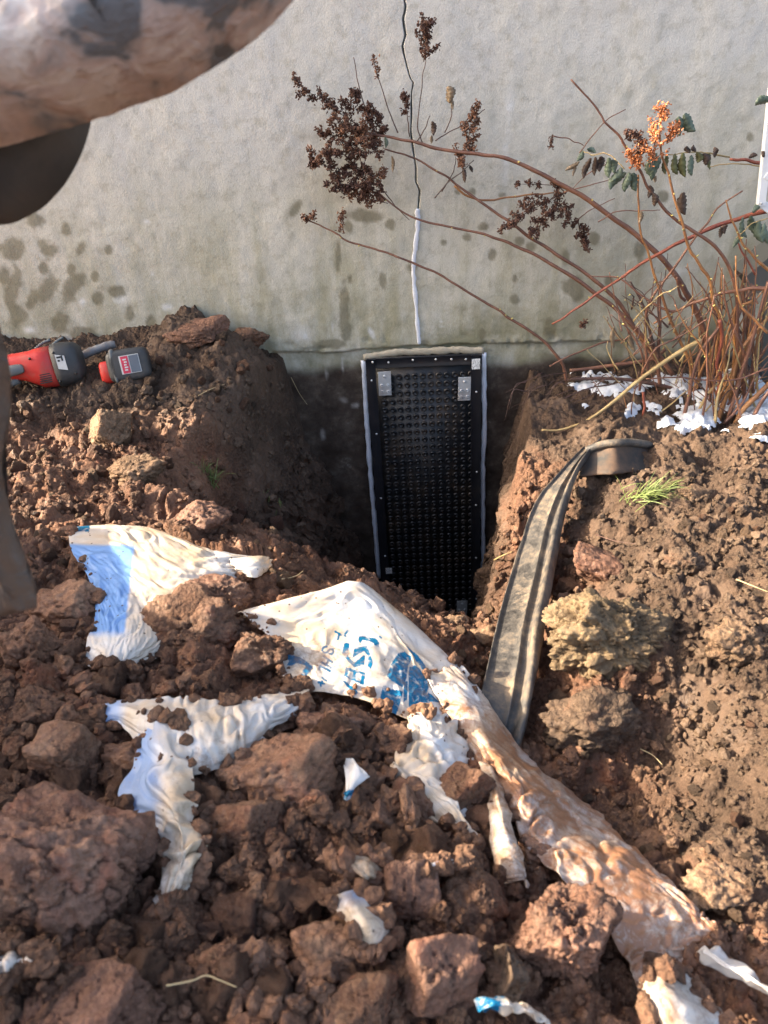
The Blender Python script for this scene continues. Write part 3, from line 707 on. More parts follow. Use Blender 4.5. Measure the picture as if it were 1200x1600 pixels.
for x, z, w_, h_ in [(XR - .022, -.014, .029, .038), (XL + .034, -.905, .025, .03)]:
    V, Fs = box_vf((x, yS - .0185, z), (w_ / 2, 0, 0), (0, .0008, 0), (0, 0, h_ / 2))
    mesh_np('label', V, Fs, M['label'], panel, False)
mb = MB(); mb.add(*bead([(XL - .007, -.006, ZB + .26), (XL - .01, -.006, -.7), (XL - .014, -.006, -.45), (XL - .014, -.006, -.2), (XL - .012, -.006, ZT - .01)], .0095, 5, .6)); mb.build('sealant_bead', M['seal'], panel)
mb = MB(); mb.add(*bead([(XR + .012, -.006, ZB + .1), (XR + .012, -.006, -.8), (XR + .009, -.006, -.5), (XR + .012, -.006, -.25), (XR + .008, -.006, ZT)], .009, 6, .6)); mb.build('sealant_bead', M['seal'], panel)
M['mortar'] = plain('smeared_mortar', (.33, .29, .22), .85, vary=.5, nscale=45, bumps=.5)
mb = MB(); mb.add(*bead([(XL - .012, -.004, ZT), (XL + .1, -.005, ZT + .014), (XL + .2, -.005, ZT + .013), (XL + .3, -.005, ZT + .013), (XR + .008, -.005, ZT + .006)], .0125, 7, .55)); mb.build('mortar_bead', M['mortar'], panel)

for o in list(panel.children_recursive):                          # the cut sheet runs slightly to the right and wider towards its foot
    def lean(x, z):
        k = min(1.0, max(0.0, -z / 1.17)); fr = (x - XL) / (XR - XL)
        return k * (.014 * (1 - fr) + .036 * fr) - (.006 * (1 - fr) + .012 * fr)
    if o.type == 'EMPTY': o.location.x += lean(o.location.x + panel.location.x, o.location.z + panel.location.z)
    elif o.parent is panel:
        for vv in o.data.vertices: vv.co.x += lean(vv.co.x + panel.location.x, vv.co.z + panel.location.z)
# ------------------------------------------------------------------ sacks and torn film
def film_mat(name, mudc, heavy):
    m, t, b = newmat(name); co = N(t, 'ShaderNodeTexCoord').outputs['Object']
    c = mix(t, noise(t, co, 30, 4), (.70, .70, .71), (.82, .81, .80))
    c = mix(t, ramp(t, noise(t, co, 7, 5, .65, .5), [(.36, 0.), (.60, .8)]), c, (.66, .49, .30))  # cream blotches: mud stain plus warm sunlight put into the colour
    c = mix(t, math_(t, 'MULTIPLY', attr(t, 'pale'), .9), c, (.16, .38, .78))
    worn = ramp(t, noise(t, co, 70, 6, .7), [(.34, .25), (.46, 1.)])
    c = mix(t, math_(t, 'MULTIPLY', attr(t, 'print'), worn), c, (.003, .15, .31))
    sp = ramp(t, voro(t, co, 62), [(.10, 1.), (.15, 0.)])
    sp = math_(t, 'MULTIPLY', sp, ramp(t, noise(t, co, 17, 3), [(.45, 0.), (.55, 1.)]))
    c = mix(t, math_(t, 'MULTIPLY', sp, .9), c, (.09, .05, .033))
    n1 = noise(t, co, 12, 7, .7, .6); n2 = noise(t, co, 55, 6, .75, .8)
    f = math_(t, 'ADD', math_(t, 'MULTIPLY', n1, .55), math_(t, 'MULTIPLY', n2, .45))
    f = math_(t, 'ADD', f, math_(t, 'MULTIPLY', math_(t, 'SUBTRACT', attr(t, 'mud'), .5), .62))
    mf = ramp(t, f, [(.46, 0.), (.53, .45), (.64, 1.)])
    c = mix(t, mf, c, mix(t, n2, tuple(q * .75 for q in mudc), tuple(q * 1.35 for q in mudc)))
    L(t, c, b.inputs['Base Color']); L(t, ramp(t, mf, [(0, .27), (1, heavy)]), b.inputs['Roughness'])
    b.inputs['Specular IOR Level'].default_value = .5
    bump(t, b, math_(t, 'ADD', noise(t, co, 120, 4, .6, 1.5), math_(t, 'MULTIPLY', mf, .5)), .35, .003)
    tr = N(t, 'ShaderNodeBsdfTranslucent'); L(t, c, tr.inputs[0])
    mx = N(t, 'ShaderNodeMixShader'); L(t, ramp(t, mf, [(0, .30), (1, .06)]), mx.inputs[0])
    out = [n for n in t.nodes if n.type == 'OUTPUT_MATERIAL'][0]
    L(t, b.outputs[0], mx.inputs[1]); L(t, tr.outputs[0], mx.inputs[2]); L(t, mx.outputs[0], out.inputs[0])
    return m
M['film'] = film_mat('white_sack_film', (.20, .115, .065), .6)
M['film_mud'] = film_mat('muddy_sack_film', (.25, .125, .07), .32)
def film_obj(name, key, mat, parent=None, mud=.2, pr=None, pale=None):
    P, Q, uv = shapes[key]; nr, nc = P.shape[:2]
    x, y = Q[..., 0], Q[..., 1]
    md = mud(x, y) if callable(mud) else np.full(x.shape, float(mud))
    at = {'mud': md.ravel(), 'print': (pr(x, y) if pr else np.zeros(x.shape)).ravel(), 'pale': (pale(x, y) if pale else np.zeros(x.shape)).ravel()}
    o = mesh_np(name, P.reshape(-1, 3), grid_faces(nr, nc), mat, parent, True, attrs=at)
    s = o.modifiers.new('thickness', 'SOLIDIFY'); s.thickness = .0012; s.offset = 0
    return o
def mid(key): P = shapes[key][0]; q = P.reshape(-1, 3); return (q[:, 0].mean(), q[:, 1].mean(), q[:, 2].min())
sack = empty('printed_sack', mid('B1')); tag(sack, 'torn white plastic sack with blue printed letters and a long muddy tail', 'plastic sack')
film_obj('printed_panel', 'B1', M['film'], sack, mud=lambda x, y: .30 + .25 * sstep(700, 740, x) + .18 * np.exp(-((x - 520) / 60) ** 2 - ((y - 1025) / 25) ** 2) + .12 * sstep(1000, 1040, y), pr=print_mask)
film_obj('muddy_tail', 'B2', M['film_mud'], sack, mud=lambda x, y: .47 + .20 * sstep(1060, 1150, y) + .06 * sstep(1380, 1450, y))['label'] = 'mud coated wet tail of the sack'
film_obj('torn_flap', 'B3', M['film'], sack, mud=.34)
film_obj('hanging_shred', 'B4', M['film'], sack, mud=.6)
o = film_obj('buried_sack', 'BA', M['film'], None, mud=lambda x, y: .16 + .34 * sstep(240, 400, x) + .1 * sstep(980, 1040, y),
    pale=lambda x, y: (sstep(214, 208, x + (y - 860) * .12) * sstep(852, 858, y - (x - 120) * .02) * sstep(1000, 985, y)),
    pr=lambda x, y: ((x < 142) & (y < 836)).astype(float))
tag(o, 'half buried white sack with a pale blue panel on the left bank', 'plastic sack')
film = empty('torn_film', mid('C1')); tag(film, 'crumpled torn white film twisting down the foreground between the clods', 'plastic film')
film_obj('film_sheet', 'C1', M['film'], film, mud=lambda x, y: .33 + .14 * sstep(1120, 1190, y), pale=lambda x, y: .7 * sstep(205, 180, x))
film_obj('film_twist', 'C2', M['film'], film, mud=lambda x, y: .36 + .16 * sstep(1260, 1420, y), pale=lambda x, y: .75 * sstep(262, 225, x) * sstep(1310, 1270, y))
LBL = {'s1': ('small white film shard with a blue tip among the middle clods', .2), 's2': ('mud speckled film scrap pinched under a clod in the lower middle', .62),
 's3': ('forked white film scrap just below the mud speckled scrap', .46), 's4': ('crumpled white film strip behind the two lower middle clods', .4),
 's5': ('bright blue and muddy film scrap at the bottom edge', .38), 's6': ('white film sliver under the largest clod at the left edge', .52),
 's7': ('muddy white film piece in the bottom right corner below the sack tail', .56), 's8': ('thin brownish film shred right of the sack tail end', .5),
 's9': ('pale film crumple poking out beside the half buried sack', .4), 's10': ('tiny pale blue film corner at the left end of the torn film', .25)}
for k, (lb, md) in LBL.items():
    if k == 's10': continue
    pr = {'s1': lambda x, y: (y > 1234).astype(float), 's5': lambda x, y: (x < 786 - (y - 1570) * .3).astype(float)}.get(k)
    pa = {'s4': lambda x, y: .8 * np.exp(-((x - 690) / 12) ** 2), 's3': lambda x, y: .7 * sstep(1425, 1400, y) * sstep(530, 545, x)}.get(k)
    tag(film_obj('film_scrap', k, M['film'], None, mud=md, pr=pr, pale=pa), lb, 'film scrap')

# ------------------------------------------------------------------ black rubber edging strip
Ls = [(912,700,.07),(872,742,.09),(838,785,.10),(815,850,.11),(798,905,.11),(778,980,.09),(762,1040,.07),(748,1095,.04),(736,1140,.0)]
Rs = [(940,692,.06),(908,732,.07),(888,790,.07),(874,860,.07),(864,920,.07),(852,990,.07),(842,1050,.06),(826,1120,.035),(804,1195,-.01)]
La = catmull(hit(*np.array(Ls).T), 120); Ra = catmull(hit(*np.array(Rs).T), 120)
prof = np.array([(0,.004),(.012,.010),(.03,.010),(.045,.003),(.10,.001),(.25,.002),(.40,.0),(.53,.001),(.56,.008),(.585,.008),(.61,.0),(.68,-.001),(.74,.0),(.77,.010),(.81,.019),(.86,.023),(.91,.021),(.95,.013),(.975,.0),(.95,-.006),(.5,-.005),(.0,-.004)])
ac = Ra - La; tg = np.gradient((La + Ra) / 2, axis=0); nn = np.cross(ac, tg); nn /= np.linalg.norm(nn, axis=1, keepdims=True)
if nn[:, 2].mean() < 0: nn = -nn
wob = .004 * fbm(p3(np.arange(120) * .13, np.zeros(120), 4), 3, 8)
V = La[:, None] + ac[:, None] * (prof[None, :, :1] + .012 * fbm(p3(np.arange(120)[:, None] * .12, np.arange(len(prof))[None] * .4, 2), 2, 9)[..., None]) + nn[:, None] * (prof[None, :, 1:] + wob[:, None, None] + .006 * np.sin(prof[None, :, :1] * 3.1))
m, t, b = newmat('dusty_rubber'); co = N(t, 'ShaderNodeTexCoord').outputs['Object']
n1 = noise(t, co, 11, 6, .7, .4); n2 = noise(t, co, 60, 5, .7)
f = math_(t, 'ADD', math_(t, 'MULTIPLY', n1, .6), math_(t, 'MULTIPLY', n2, .4))
L(t, ramp(t, f, [(.38, (.020, .019, .019)), (.48, (.055, .050, .046)), (.56, (.12, .095, .072)), (.66, (.24, .175, .115))]), b.inputs['Base Color'])
L(t, ramp(t, f, [(.4, .42), (.6, .9)]), b.inputs['Roughness']); bump(t, b, math_(t, 'ADD', n2, noise(t, co, 220, 3)), .35, .004)
M['rubber'] = m
edg = empty('rubber_edging', tuple(La[60])); tag(edg, 'dusty black rubber edging strip with ribs lying over the right pit edge', 'rubber strip')
mesh_np('ribbed_band', V.reshape(-1, 3), grid_faces(120, len(prof), True), M['rubber'], edg)
# the part that turns away into the bank: an upright face below a thick rim
T0 = hit(*np.array([(916,706,.075),(940,697,.085),(965,694,.085),(990,694,.05),(1015,698,.02)]).T); B0 = hit(*np.array([(905,745,.045),(930,742,.05),(960,740,.05),(988,738,.02),(1012,736,.0)]).T)
T1, B1_ = catmull(T0, 40), catmull(B0, 40)
Pp = np.stack([T1 * (1 - k) + B1_ * k + np.array([0, .012 * math.sin(k * 3), .0]) for k in np.linspace(0, 1, 12)], 1)
Pp += (.004 * fbm(p3(Pp[..., 0] * 30, Pp[..., 2] * 30, 1), 3, 6))[..., None] * np.array([0, -1, 0])
o = mesh_np('turned_flap', Pp.reshape(-1, 3), grid_faces(40, 12), plain('dark_rubber', (.020, .019, .018), .7, vary=.4, nscale=20, dirt=.45), edg); q = o.modifiers.new('t', 'SOLIDIFY'); q.thickness = .006
mb = MB(); mb.add(*tube(T1 + np.array([0, 0, .004]), .011, 10)); mb.build('rim', M['rubber'], edg)

# ------------------------------------------------------------------ clods
def ico(sub):
    bm = bmesh.new(); bmesh.ops.create_icosphere(bm, subdivisions=sub, radius=1)
    V = np.array([v.co[:] for v in bm.verts]); Fs = np.array([[v.index for v in f.verts] for f in bm.faces]); bm.free(); return V, Fs
ICO = {k: ico(k) for k in (1, 2, 3, 4, 5, 6)}
def clod_verts(seed, sub, lumpy=.5, facets=11):
    """broken lump: an irregular polyhedron with fractured, crumbly faces and cracks"""
    D, Fs = ICO[sub]; rs = np.random.RandomState(seed)
    Qm = np.linalg.qr(rs.normal(size=(3, 3)))[0]; nrm = np.vstack([Qm, -Qm, rs.normal(size=(facets, 3))]); nrm /= np.linalg.norm(nrm, axis=1, keepdims=True); hh_ = rs.uniform(.55, .92, facets + 6)
    W = D + (.05 + .16 * lumpy) * np.stack([fbm(D * 2.3 + 9 * k + seed, 2, seed + k) for k in range(3)], -1)
    q = W @ nrm.T; rr = np.where(q > .05, hh_ / np.maximum(q, .05), 9); r = -np.log(np.exp(-np.minimum(rr, 3) * 32).sum(1) + np.exp(-1.3 * 32)) / 32
    n = fbm(D * 2.4 + seed, 3, seed) * .16 * lumpy + fbm(D * 6 + seed, 4, seed + 3, .65) * (.03 + .12 * lumpy)
    if sub >= 3:
        n = n + (.45 - np.abs(fbm(D * 5 + seed, 3, seed + 8))) * .14 * lumpy
        ck = np.abs(fbm(D * 2.0 + seed * 1.3, 3, seed + 5)); n = n - .13 * np.exp(-(ck / .03) ** 2)
        P = D * (r + n)[:, None]; msk = .12 + .88 * sstep(-.05, .25, fbm(D * 1.7 + seed * .7, 3, seed + 31) + (lumpy - .5) * .5)
        n = n + (.07 * lumpy) * msk * np.sqrt(np.clip(1 - (worley3(P, .30, seed) / .75) ** 2, 0, 1))
    if sub >= 4:
        n = n + (.055 * lumpy + .006) * msk * np.sqrt(np.clip(1 - (worley3(P, .13, seed + 4) / .75) ** 2, 0, 1)) + fbm(D * 20 + seed, 3, seed + 11, .65) * (.012 + .035 * lumpy * msk)
    if sub >= 5: n = n + fbm(D * 45 + seed, 2, seed + 12) * (.006 + .018 * msk)
    return D * (r + n)[:, None], Fs
def clod(name, seed, P, size, mat, sub=4, lumpy=.5, facets=11, rot=None, sink=.25):
    """size: three half extents in metres (across the view, towards the wall, up)"""
    V, Fs = clod_verts(seed, sub, lumpy, facets)
    V = V / np.abs(V).max(0)
    rs = np.random.RandomState(seed + 99)
    E = Matrix.Rotation(rot if rot is not None else rs.uniform(-.4, .4), 3, 'Y') @ Matrix.Rotation(rs.uniform(-.3, .3), 3, 'X')
    V = (V * np.array(size)) @ np.array(E).T
    me = mesh_np(name, V, Fs, mat, None, True)
    P = np.asarray(P, float); me.location = (P[0], P[1], P[2] + size[2] * (1 - 2 * sink)); return me
# px, py, width px, height px, roll deg, material, lumpiness, facets, label
HERO = [
 (92,1352,285,290,-8,'clod_red',.55,9,'largest reddish brown clod filling the lower left edge'),
 (125,1578,240,130,5,'clod_red',.45,9,'broad reddish clod in the bottom left corner'),
 (105,1182,110,120,-25,'clod',.25,7,'angular brown slab leaning above the largest clod'),
 (55,1010,110,110,0,'clod',.7,12,'lumpy brown clod at the left edge below the digger tooth'),
 (60,1110,100,80,0,'clod',.7,12,'rounded brown clod at the left edge over the angular slab'),
 (105,950,120,90,0,'clod',.8,13,'crumbly clod left of the pale blue sack panel'),
 (430,1200,190,130,8,'clod',.5,9,'large brown clod right of the torn white film'),
 (385,1290,150,100,10,'clod',.45,8,'blocky brown clod under the large clod right of the film'),
 (715,1235,118,112,28,'clod',.18,6,'smooth flat sided clod beside the white torn flap'),
 (640,1265,44,112,8,'clod',.35,7,'narrow upright sliver of clay left of the smooth clod'),
 (588,1278,66,64,0,'clod',.4,8,'squat clod left of the upright clay sliver'),
 (575,1222,54,60,0,'clod',.45,9,'rounded clod beside the small blue tipped film shard'),
 (612,1165,80,70,0,'clod',.5,9,'brown clod just under the torn print corner'),
 (632,1388,84,124,-18,'clod_red',.25,7,'tall smooth clod right of the mud speckled scrap'),
 (742,1398,136,112,6,'clod',.3,8,'big rounded square clod left of the biggest sunlit clod'),
 (520,1470,126,118,-15,'clod',.28,7,'smooth wedge clod below the forked film scrap'),
 (682,1512,132,152,-30,'clod_red',.28,7,'large angular clod near the bottom middle'),
 (872,1452,178,215,4,'clod_red',.6,10,'biggest reddish clod lying against the muddy sack tail'),
 (562,1562,124,84,18,'clod',.35,7,'flat angular clod at the bottom middle edge'),
 (785,1505,56,136,-12,'clod_humus',.3,7,'dark slab wedged left of the biggest reddish clod'),
 (510,1135,110,80,-6,'clod_red',.7,12,'reddish crumbling clod under the blue letters'),
 (432,1120,70,60,0,'clod',.7,12,'lumpy clod left of the reddish crumbling clod'),
 (300,985,210,115,-5,'clod',.75,13,'broad crumbly clod heap between the two white sacks'),
 (415,1020,110,115,10,'clod',.7,12,'clod burying the left corner of the printed sack'),
 (345,935,110,95,0,'clod_red',.6,10,'reddish upright clod above the broad crumbly heap'),
 (290,890,80,60,0,'clod',.7,12,'small lumpy clod resting on the half buried sack'),
 (308,815,112,72,5,'clod_red',.55,9,'red clod on the bank just behind the half buried sack'),
 (318,521,112,44,3,'clod_red',.5,9,'long reddish clod on top of the mound against the wall'),
 (392,527,60,40,0,'clod',.8,13,'small clod at the right end of the mound top'),
 (180,675,76,92,-20,'clod_dry',.25,6,'tilted slab of dry clay standing on the left bank'),
 (215,735,100,60,0,'clod_dry',.7,12,'crumbly dry clod right below the tilted slab'),
 (945,985,185,160,-10,'clod_moss',.9,16,'mossy crumbly clod right of the rubber strip'),
 (915,1130,150,140,0,'clod_humus',.9,16,'crumbly earth lump beside the lower end of the rubber strip'),
 (1108,1335,58,46,0,'clod_dry',.7,12,'sunlit tan clod in the right hollow'),
 (1115,1385,120,62,0,'clod_dry',.8,14,'wide sunlit crumbly clod right of the sack tail'),
 (935,885,110,60,-28,'clod_red',.25,6,'flat reddish slab with a lit edge right of the rubber strip'),
 (1090,775,70,36,-20,'clod_dry',.2,6,'small flat tan slab on the right bank'),
 (705,975,60,44,0,'clod_dry',.7,12,'sunlit clod on the pit lip left of the rubber strip'),
 (760,995,62,58,0,'clod_dry',.7,12,'larger sunlit clod on the pit lip touching the rubber strip'),
 (840,1330,66,60,0,'clod',.6,11,'brown clod tucked under the bend of the muddy tail'),
 (210,1180,90,75,0,'clod',.75,13,'dark lumpy clod over the left end of the torn film'),
 (250,1120,60,60,0,'clod',.75,13,'dark lumpy clod on the torn film corner'),
 (445,1385,90,70,0,'clod_red',.5,9,'reddish clod left of the mud speckled film scrap'),
 (480,1255,90,70,0,'clod',.4,8,'brown clod in the gap below the large clod right of the film'),
 (330,1500,100,70,20,'clod',.4,8,'flat clod in the lower left foreground beside the largest clod'),
 (1070,880,70,55,0,'clod_humus',.8,14,'dark topsoil lump beside the right grass tuft'),
 (1150,1000,110,80,0,'clod_dry',.85,14,'crumbly tan lump on the right bank near the edge'),
]
occ = []
for i, (px, py, wp, hp, ro, mt, lu, fc, lb) in enumerate(HERO):
    if px > 860 or 1000 < py: wp, hp = wp * 1.08, hp * 1.08
    P = hit(np.float64(px), np.float64(py + hp * .15)); s = pix_size(P)
    sz = (wp * s / 2 * 1.02, max(wp, hp) * s * .36, hp * s / 2 * .92)
    nm = 'clod'
    o = clod(nm, 200 + i * 7, P, sz, M[mt], 6 if wp * hp > 30000 else 5 if wp * hp > 4000 else 4, lu * (.75 if py > 1080 and px < 860 else 1), fc, rad(-ro), .33)
    tag(o, lb, 'clod'); occ.append((px, py, max(wp, hp) * .42))
# medium clods: shared shapes, one object each
variants = {}; vcache = {}
rnd = np.random.RandomState(77)
def clod_mesh(mt, k):
    if (mt, k) not in variants:
        if k not in vcache: vcache[k] = clod_verts(900 + k * 13, 4, .4 + .13 * (k % 5), 6 + k % 6)
        V, Fs = vcache[k]; V = V / np.abs(V).max()
        o = mesh_np('clod', V, Fs, M[mt], None, True); variants[(mt, k)] = o.data; bpy.data.objects.remove(o)
    return variants[(mt, k)]
def film_clear(px, py):
    for k in ('B1', 'B2', 'BA', 'C1', 'C2', 'B3'):
        Q = shapes[k][1]; out = list(map(tuple, Q[0])) + list(map(tuple, Q[:, -1])) + list(map(tuple, Q[-1][::-1])) + list(map(tuple, Q[::-1, 0]))
        if pinside(np.array(float(px)), np.array(float(py)), out[::6]): return False
    return True
REG = [ # polygon, how many, size range px, materials, label, group
 ([(0,1020),(480,1100),(780,1230),(840,1600),(0,1600)], 125, (24, 100), ['clod', 'clod', 'clod_red', 'clod'], 'loose brown clod in the shaded foreground rubble', 'loose clods in the shaded foreground'),
 ([(0,640),(260,700),(430,800),(560,890),(420,930),(250,1000),(0,1000)], 62, (14, 40), ['clod_dry', 'clod', 'clod_dry', 'clod_red'], 'small clod on the sunlit left bank', 'small clods on the left bank'),
 ([(560,900),(700,960),(780,960),(760,1060),(700,1010)], 18, (12, 30), ['clod_dry', 'clod'], 'small clod on the front lip of the pit', 'small clods on the pit lip'),
 ([(860,780),(1200,760),(1200,1580),(1080,1440),(900,1260),(850,1150)], 60, (14, 42), ['clod_humus', 'clod_dry', 'clod_humus', 'clod'], 'small crumbly clod on the right hand bank', 'small clods on the right bank'),
 ([(130,600),(270,530),(430,545),(460,600),(400,660),(250,650),(120,640)], 36, (10, 30), ['clod_humus', 'clod', 'clod_humus'], 'small dark clod on the mound by the wall', 'small clods on the mound by the wall')]
for poly, cnt, (s0, s1), mts, lb, gr in REG:
    xs, ys = [p[0] for p in poly], [p[1] for p in poly]; k = tries = 0
    while k < cnt and tries < cnt * 30:
        tries += 1; px, py = rnd.uniform(min(xs), max(xs)), rnd.uniform(min(ys), max(ys))
        if not pinside(np.array(px), np.array(py), poly) or not film_clear(px, py): continue
        if any(math.hypot(px - a, (py - b_)) < r * .8 for a, b_, r in occ): continue
        sp = s0 + (s1 - s0) * rnd.rand() ** 1.8; P = hit(np.float64(px), np.float64(py)); s = sp * pix_size(P) / 2
        o = bpy.data.objects.new('clod', clod_mesh(mts[rnd.randint(len(mts))], rnd.randint(7))); link(o)
        o.location = (P[0], P[1], max(P[2], float(hz(P[0], P[1]))) - s * .02)
        o.rotation_euler = rnd.uniform(0, 6.28, 3); o.scale = (s * rnd.uniform(.8, 1.25), s * rnd.uniform(.8, 1.2), s * rnd.uniform(.65, 1.0))
        tag(o, lb, 'clod', gr); occ.append((px, py, sp * .5)); k += 1
# crumbs nobody could count
def crumbs(name, n, sub, smin_, smax_, mat, seed, polys, label):
    rs = np.random.RandomState(seed); px = rs.uniform(-20, 1220, n * 3); py = rs.uniform(520, 1610, n * 3)
    ok = np.zeros(px.shape, bool)
    for p in polys: ok |= pinside(px, py, p)
    if smax_ > .012:
        for k in shapes:
            Q = shapes[k][1]; out = list(map(tuple, Q[0])) + list(map(tuple, Q[:, -1])) + list(map(tuple, Q[-1][::-1])) + list(map(tuple, Q[::-1, 0])); ok &= ~pinside(px, py, out[::5])
    px, py = px[ok][:n], py[ok][:n]; P = hit(px, py); keep = P[:, 1] < -.02; P = P[keep]; n = len(P)
    P[:, 2] = np.where(np.abs(hz(P[:, 0], P[:, 1]) - P[:, 2]) < .08, hz(P[:, 0], P[:, 1]), P[:, 2])
    vs_ = [clod_verts(seed + k, sub, .9, 8)[0] for k in range(12)]; Fs = ICO[sub][1]; nv = len(vs_[0])
    VV = np.array(vs_)[rs.randint(12, size=n)]
    q = rs.normal(size=(n, 4)); q /= np.linalg.norm(q, axis=1, keepdims=True); a, b_, c_, d_ = q.T
    Rm = np.array([[1 - 2 * (c_ * c_ + d_ * d_), 2 * (b_ * c_ - a * d_), 2 * (b_ * d_ + a * c_)], [2 * (b_ * c_ + a * d_), 1 - 2 * (b_ * b_ + d_ * d_), 2 * (c_ * d_ - a * b_)], [2 * (b_ * d_ - a * c_), 2 * (c_ * d_ + a * b_), 1 - 2 * (b_ * b_ + c_ * c_)]]).transpose(2, 0, 1)
    sc = smin_ + (smax_ - smin_) * rs.rand(n) ** 2.5
    sc *= np.clip(((P - CAM) @ FW) / 1.5, .55, 1.4)
    VV = np.einsum('nij,nkj->nki', Rm, VV * rs.uniform(.65, 1.2, (n, 1, 3))) * sc[:, None, None] + P[:, None] + np.array([0, 0, 1.0]) * (sc * .3)[:, None, None]
    FF = (Fs[None] + (np.arange(n) * nv)[:, None, None]).reshape(-1, 3)
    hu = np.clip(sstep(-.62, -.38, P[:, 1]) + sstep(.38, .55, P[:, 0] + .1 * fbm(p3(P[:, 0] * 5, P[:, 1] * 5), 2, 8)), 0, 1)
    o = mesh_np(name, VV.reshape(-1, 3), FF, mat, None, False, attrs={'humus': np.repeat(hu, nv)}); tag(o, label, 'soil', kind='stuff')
SOILP = [[(0,620),(260,600),(470,590),(590,900),(760,960),(800,760),(1200,700),(1200,1600),(0,1600)]]
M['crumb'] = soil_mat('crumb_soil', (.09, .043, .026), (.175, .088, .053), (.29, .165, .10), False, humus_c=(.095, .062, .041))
crumbs('soil_crumbs', 9000, 1, .0025, .011, M['crumb'], 5, SOILP, 'fine loose soil crumbs scattered over the whole dig')
crumbs('soil_lumps', 1500, 2, .006, .018, M['crumb'], 9, SOILP, 'small loose soil lumps scattered over the banks and rubble')

crumbs('rubble', 1300, 3, .010, .034, M['crumb'], 19, [[(0,1010),(480,1110),(780,1230),(840,1600),(0,1600)]], 'packed small rubble filling the gaps between the foreground clods')
# soil that has rolled onto the rims of the film
rs = np.random.RandomState(44); pts = []
for k in ('B1', 'B2', 'BA', 'C1', 'C2', 'B3', 's2', 's3', 's4', 's6', 's7'):
    P = shapes[k][0]; nr, nc = P.shape[:2]; n = 110 if k in ('B1', 'BA', 'C1', 'C2') else 60
    for q in range(n):
        e = rs.randint(4); d_ = int(abs(rs.normal(0, .035)) * (nr if e < 2 else nc)); a_ = rs.randint(nc if e < 2 else nr)
        if k == 'B1' and e == 0: continue
        d_ = min(d_, (nr if e < 2 else nc) - 1); pts.append(P[d_, a_] if e == 0 else P[-1 - d_, a_] if e == 1 else P[a_, d_] if e == 2 else P[a_, -1 - d_])
pts = np.array(pts); n = len(pts); VV = np.array([clod_verts(60 + k, 2, .9, 8)[0] for k in range(12)])[rs.randint(12, size=n)]; nv = VV.shape[1]
sc = .003 + .017 * rs.rand(n) ** 2.2
VV = VV * rs.uniform(.6, 1.2, (n, 1, 3)) * sc[:, None, None] + pts[:, None] + np.array([0, 0, .2]) * sc[:, None, None]
o = mesh_np('soil_crumbs', VV.reshape(-1, 3), (ICO[2][1][None] + (np.arange(n) * nv)[:, None, None]).reshape(-1, 3), M['crumb'], None, False, attrs={'humus': np.zeros(n * nv)})
tag(o, 'soil crumbs lying along the rims of the torn plastic film', 'soil', kind='stuff')
# ------------------------------------------------------------------ cordless tool, battery, dirty handle on the left
def loft(secs, n=20, pw=3.0):
    """secs: list of (centre, half axis a, half axis b) -> rounded-box tube"""
    V = []
    for c, a, b_ in secs:
        for k in range(n):
            th = 2 * math.pi * k / n; cs, sn = math.cos(th), math.sin(th)
            V.append(np.asarray(c) + np.asarray(a) * math.copysign(abs(cs) ** (2 / pw), cs) + np.asarray(b_) * math.copysign(abs(sn) ** (2 / pw), sn))
    k = len(secs)
    return np.array(V), [tuple(f) for f in grid_faces(k, n, True)] + [tuple(range(n))[::-1], tuple(range((k - 1) * n, k * n))]
M['red'] = plain('red_plastic', (.52, .030, .022), .42, vary=.2, nscale=30, dirt=.28, dirtc=(.2, .12, .08), dscale=30, bumps=.08)
M['dgrey'] = plain('dark_grey_plastic', (.032, .035, .038), .55, vary=.3, nscale=40, dirt=.22, dirtc=(.12, .10, .08), bumps=.1)
M['mgrey'] = plain('grey_rubber', (.13, .14, .14), .6, vary=.25, nscale=30, dirt=.3, dirtc=(.2, .17, .14))
M['black'] = plain('black_plastic', (.012, .012, .012), .5)
M['whitep'] = plain('white_print', (.55, .55, .53), .5, nscale=60, vary=.2, dirt=.15)
M['green'] = plain('green_dot', (.05, .55, .12), .4)
M['redp'] = plain('red_print', (.5, .03, .07), .4, nscale=60)
M['greyp'] = plain('grey_print', (.10, .12, .15), .4, nscale=60)
def frame_at(p0, p1, lift):
    a = hit(np.float64(p0[0]), np.float64(p0[1]), lift); b_ = hit(np.float64(p1[0]), np.float64(p1[1]), lift)
    ex = b_ - a; ln = np.linalg.norm(ex); ex /= ln; f = CAM - (a + b_) / 2
    ez = f - ex * (f @ ex); ez /= np.linalg.norm(ez); ey = np.cross(ez, ex); return a, ex, ey, ez, ln
o0, ex, ey, ez, ln = frame_at((12, 582), (119, 562), .055)
if ey[2] < 0: ey = -ey
s = pix_size(o0)
T = lambda x, y, z: o0 + ex * x * s + ey * y * s + ez * z * s
tool = empty('cordless_tool', tuple(T(60, -20, -20))); tag(tool, 'red and dark grey cordless power tool lying by the wall', 'power tool')
sec = lambda x, yc, hy, hz_: (T(x, yc, 0), ez * hz_ * s, ey * hy * s)
mb = MB(); mb.add(*loft([sec(-6, 8, 10, 10), sec(-4, 7, 17, 18), sec(6, 6, 20, 20), sec(25, 4, 22, 23), sec(38, 0, 26, 25), sec(52, -3, 31, 27), sec(76, -4, 32, 28)], 24, 3.2)); mb.build('red_housing', M['red'], tool)
mb = MB(); mb.add(*loft([sec(74, -3.5, 31, 27), sec(74.2, -3.5, 33.5, 29.5), sec(84, -3.5, 34, 30), sec(98, -3, 32.5, 29), sec(108, -2, 29, 26), sec(113, -1, 22, 20), sec(115, 0, 14, 12)], 24, 3.0)); cap = mb.build('motor_cap', M['dgrey'], tool)
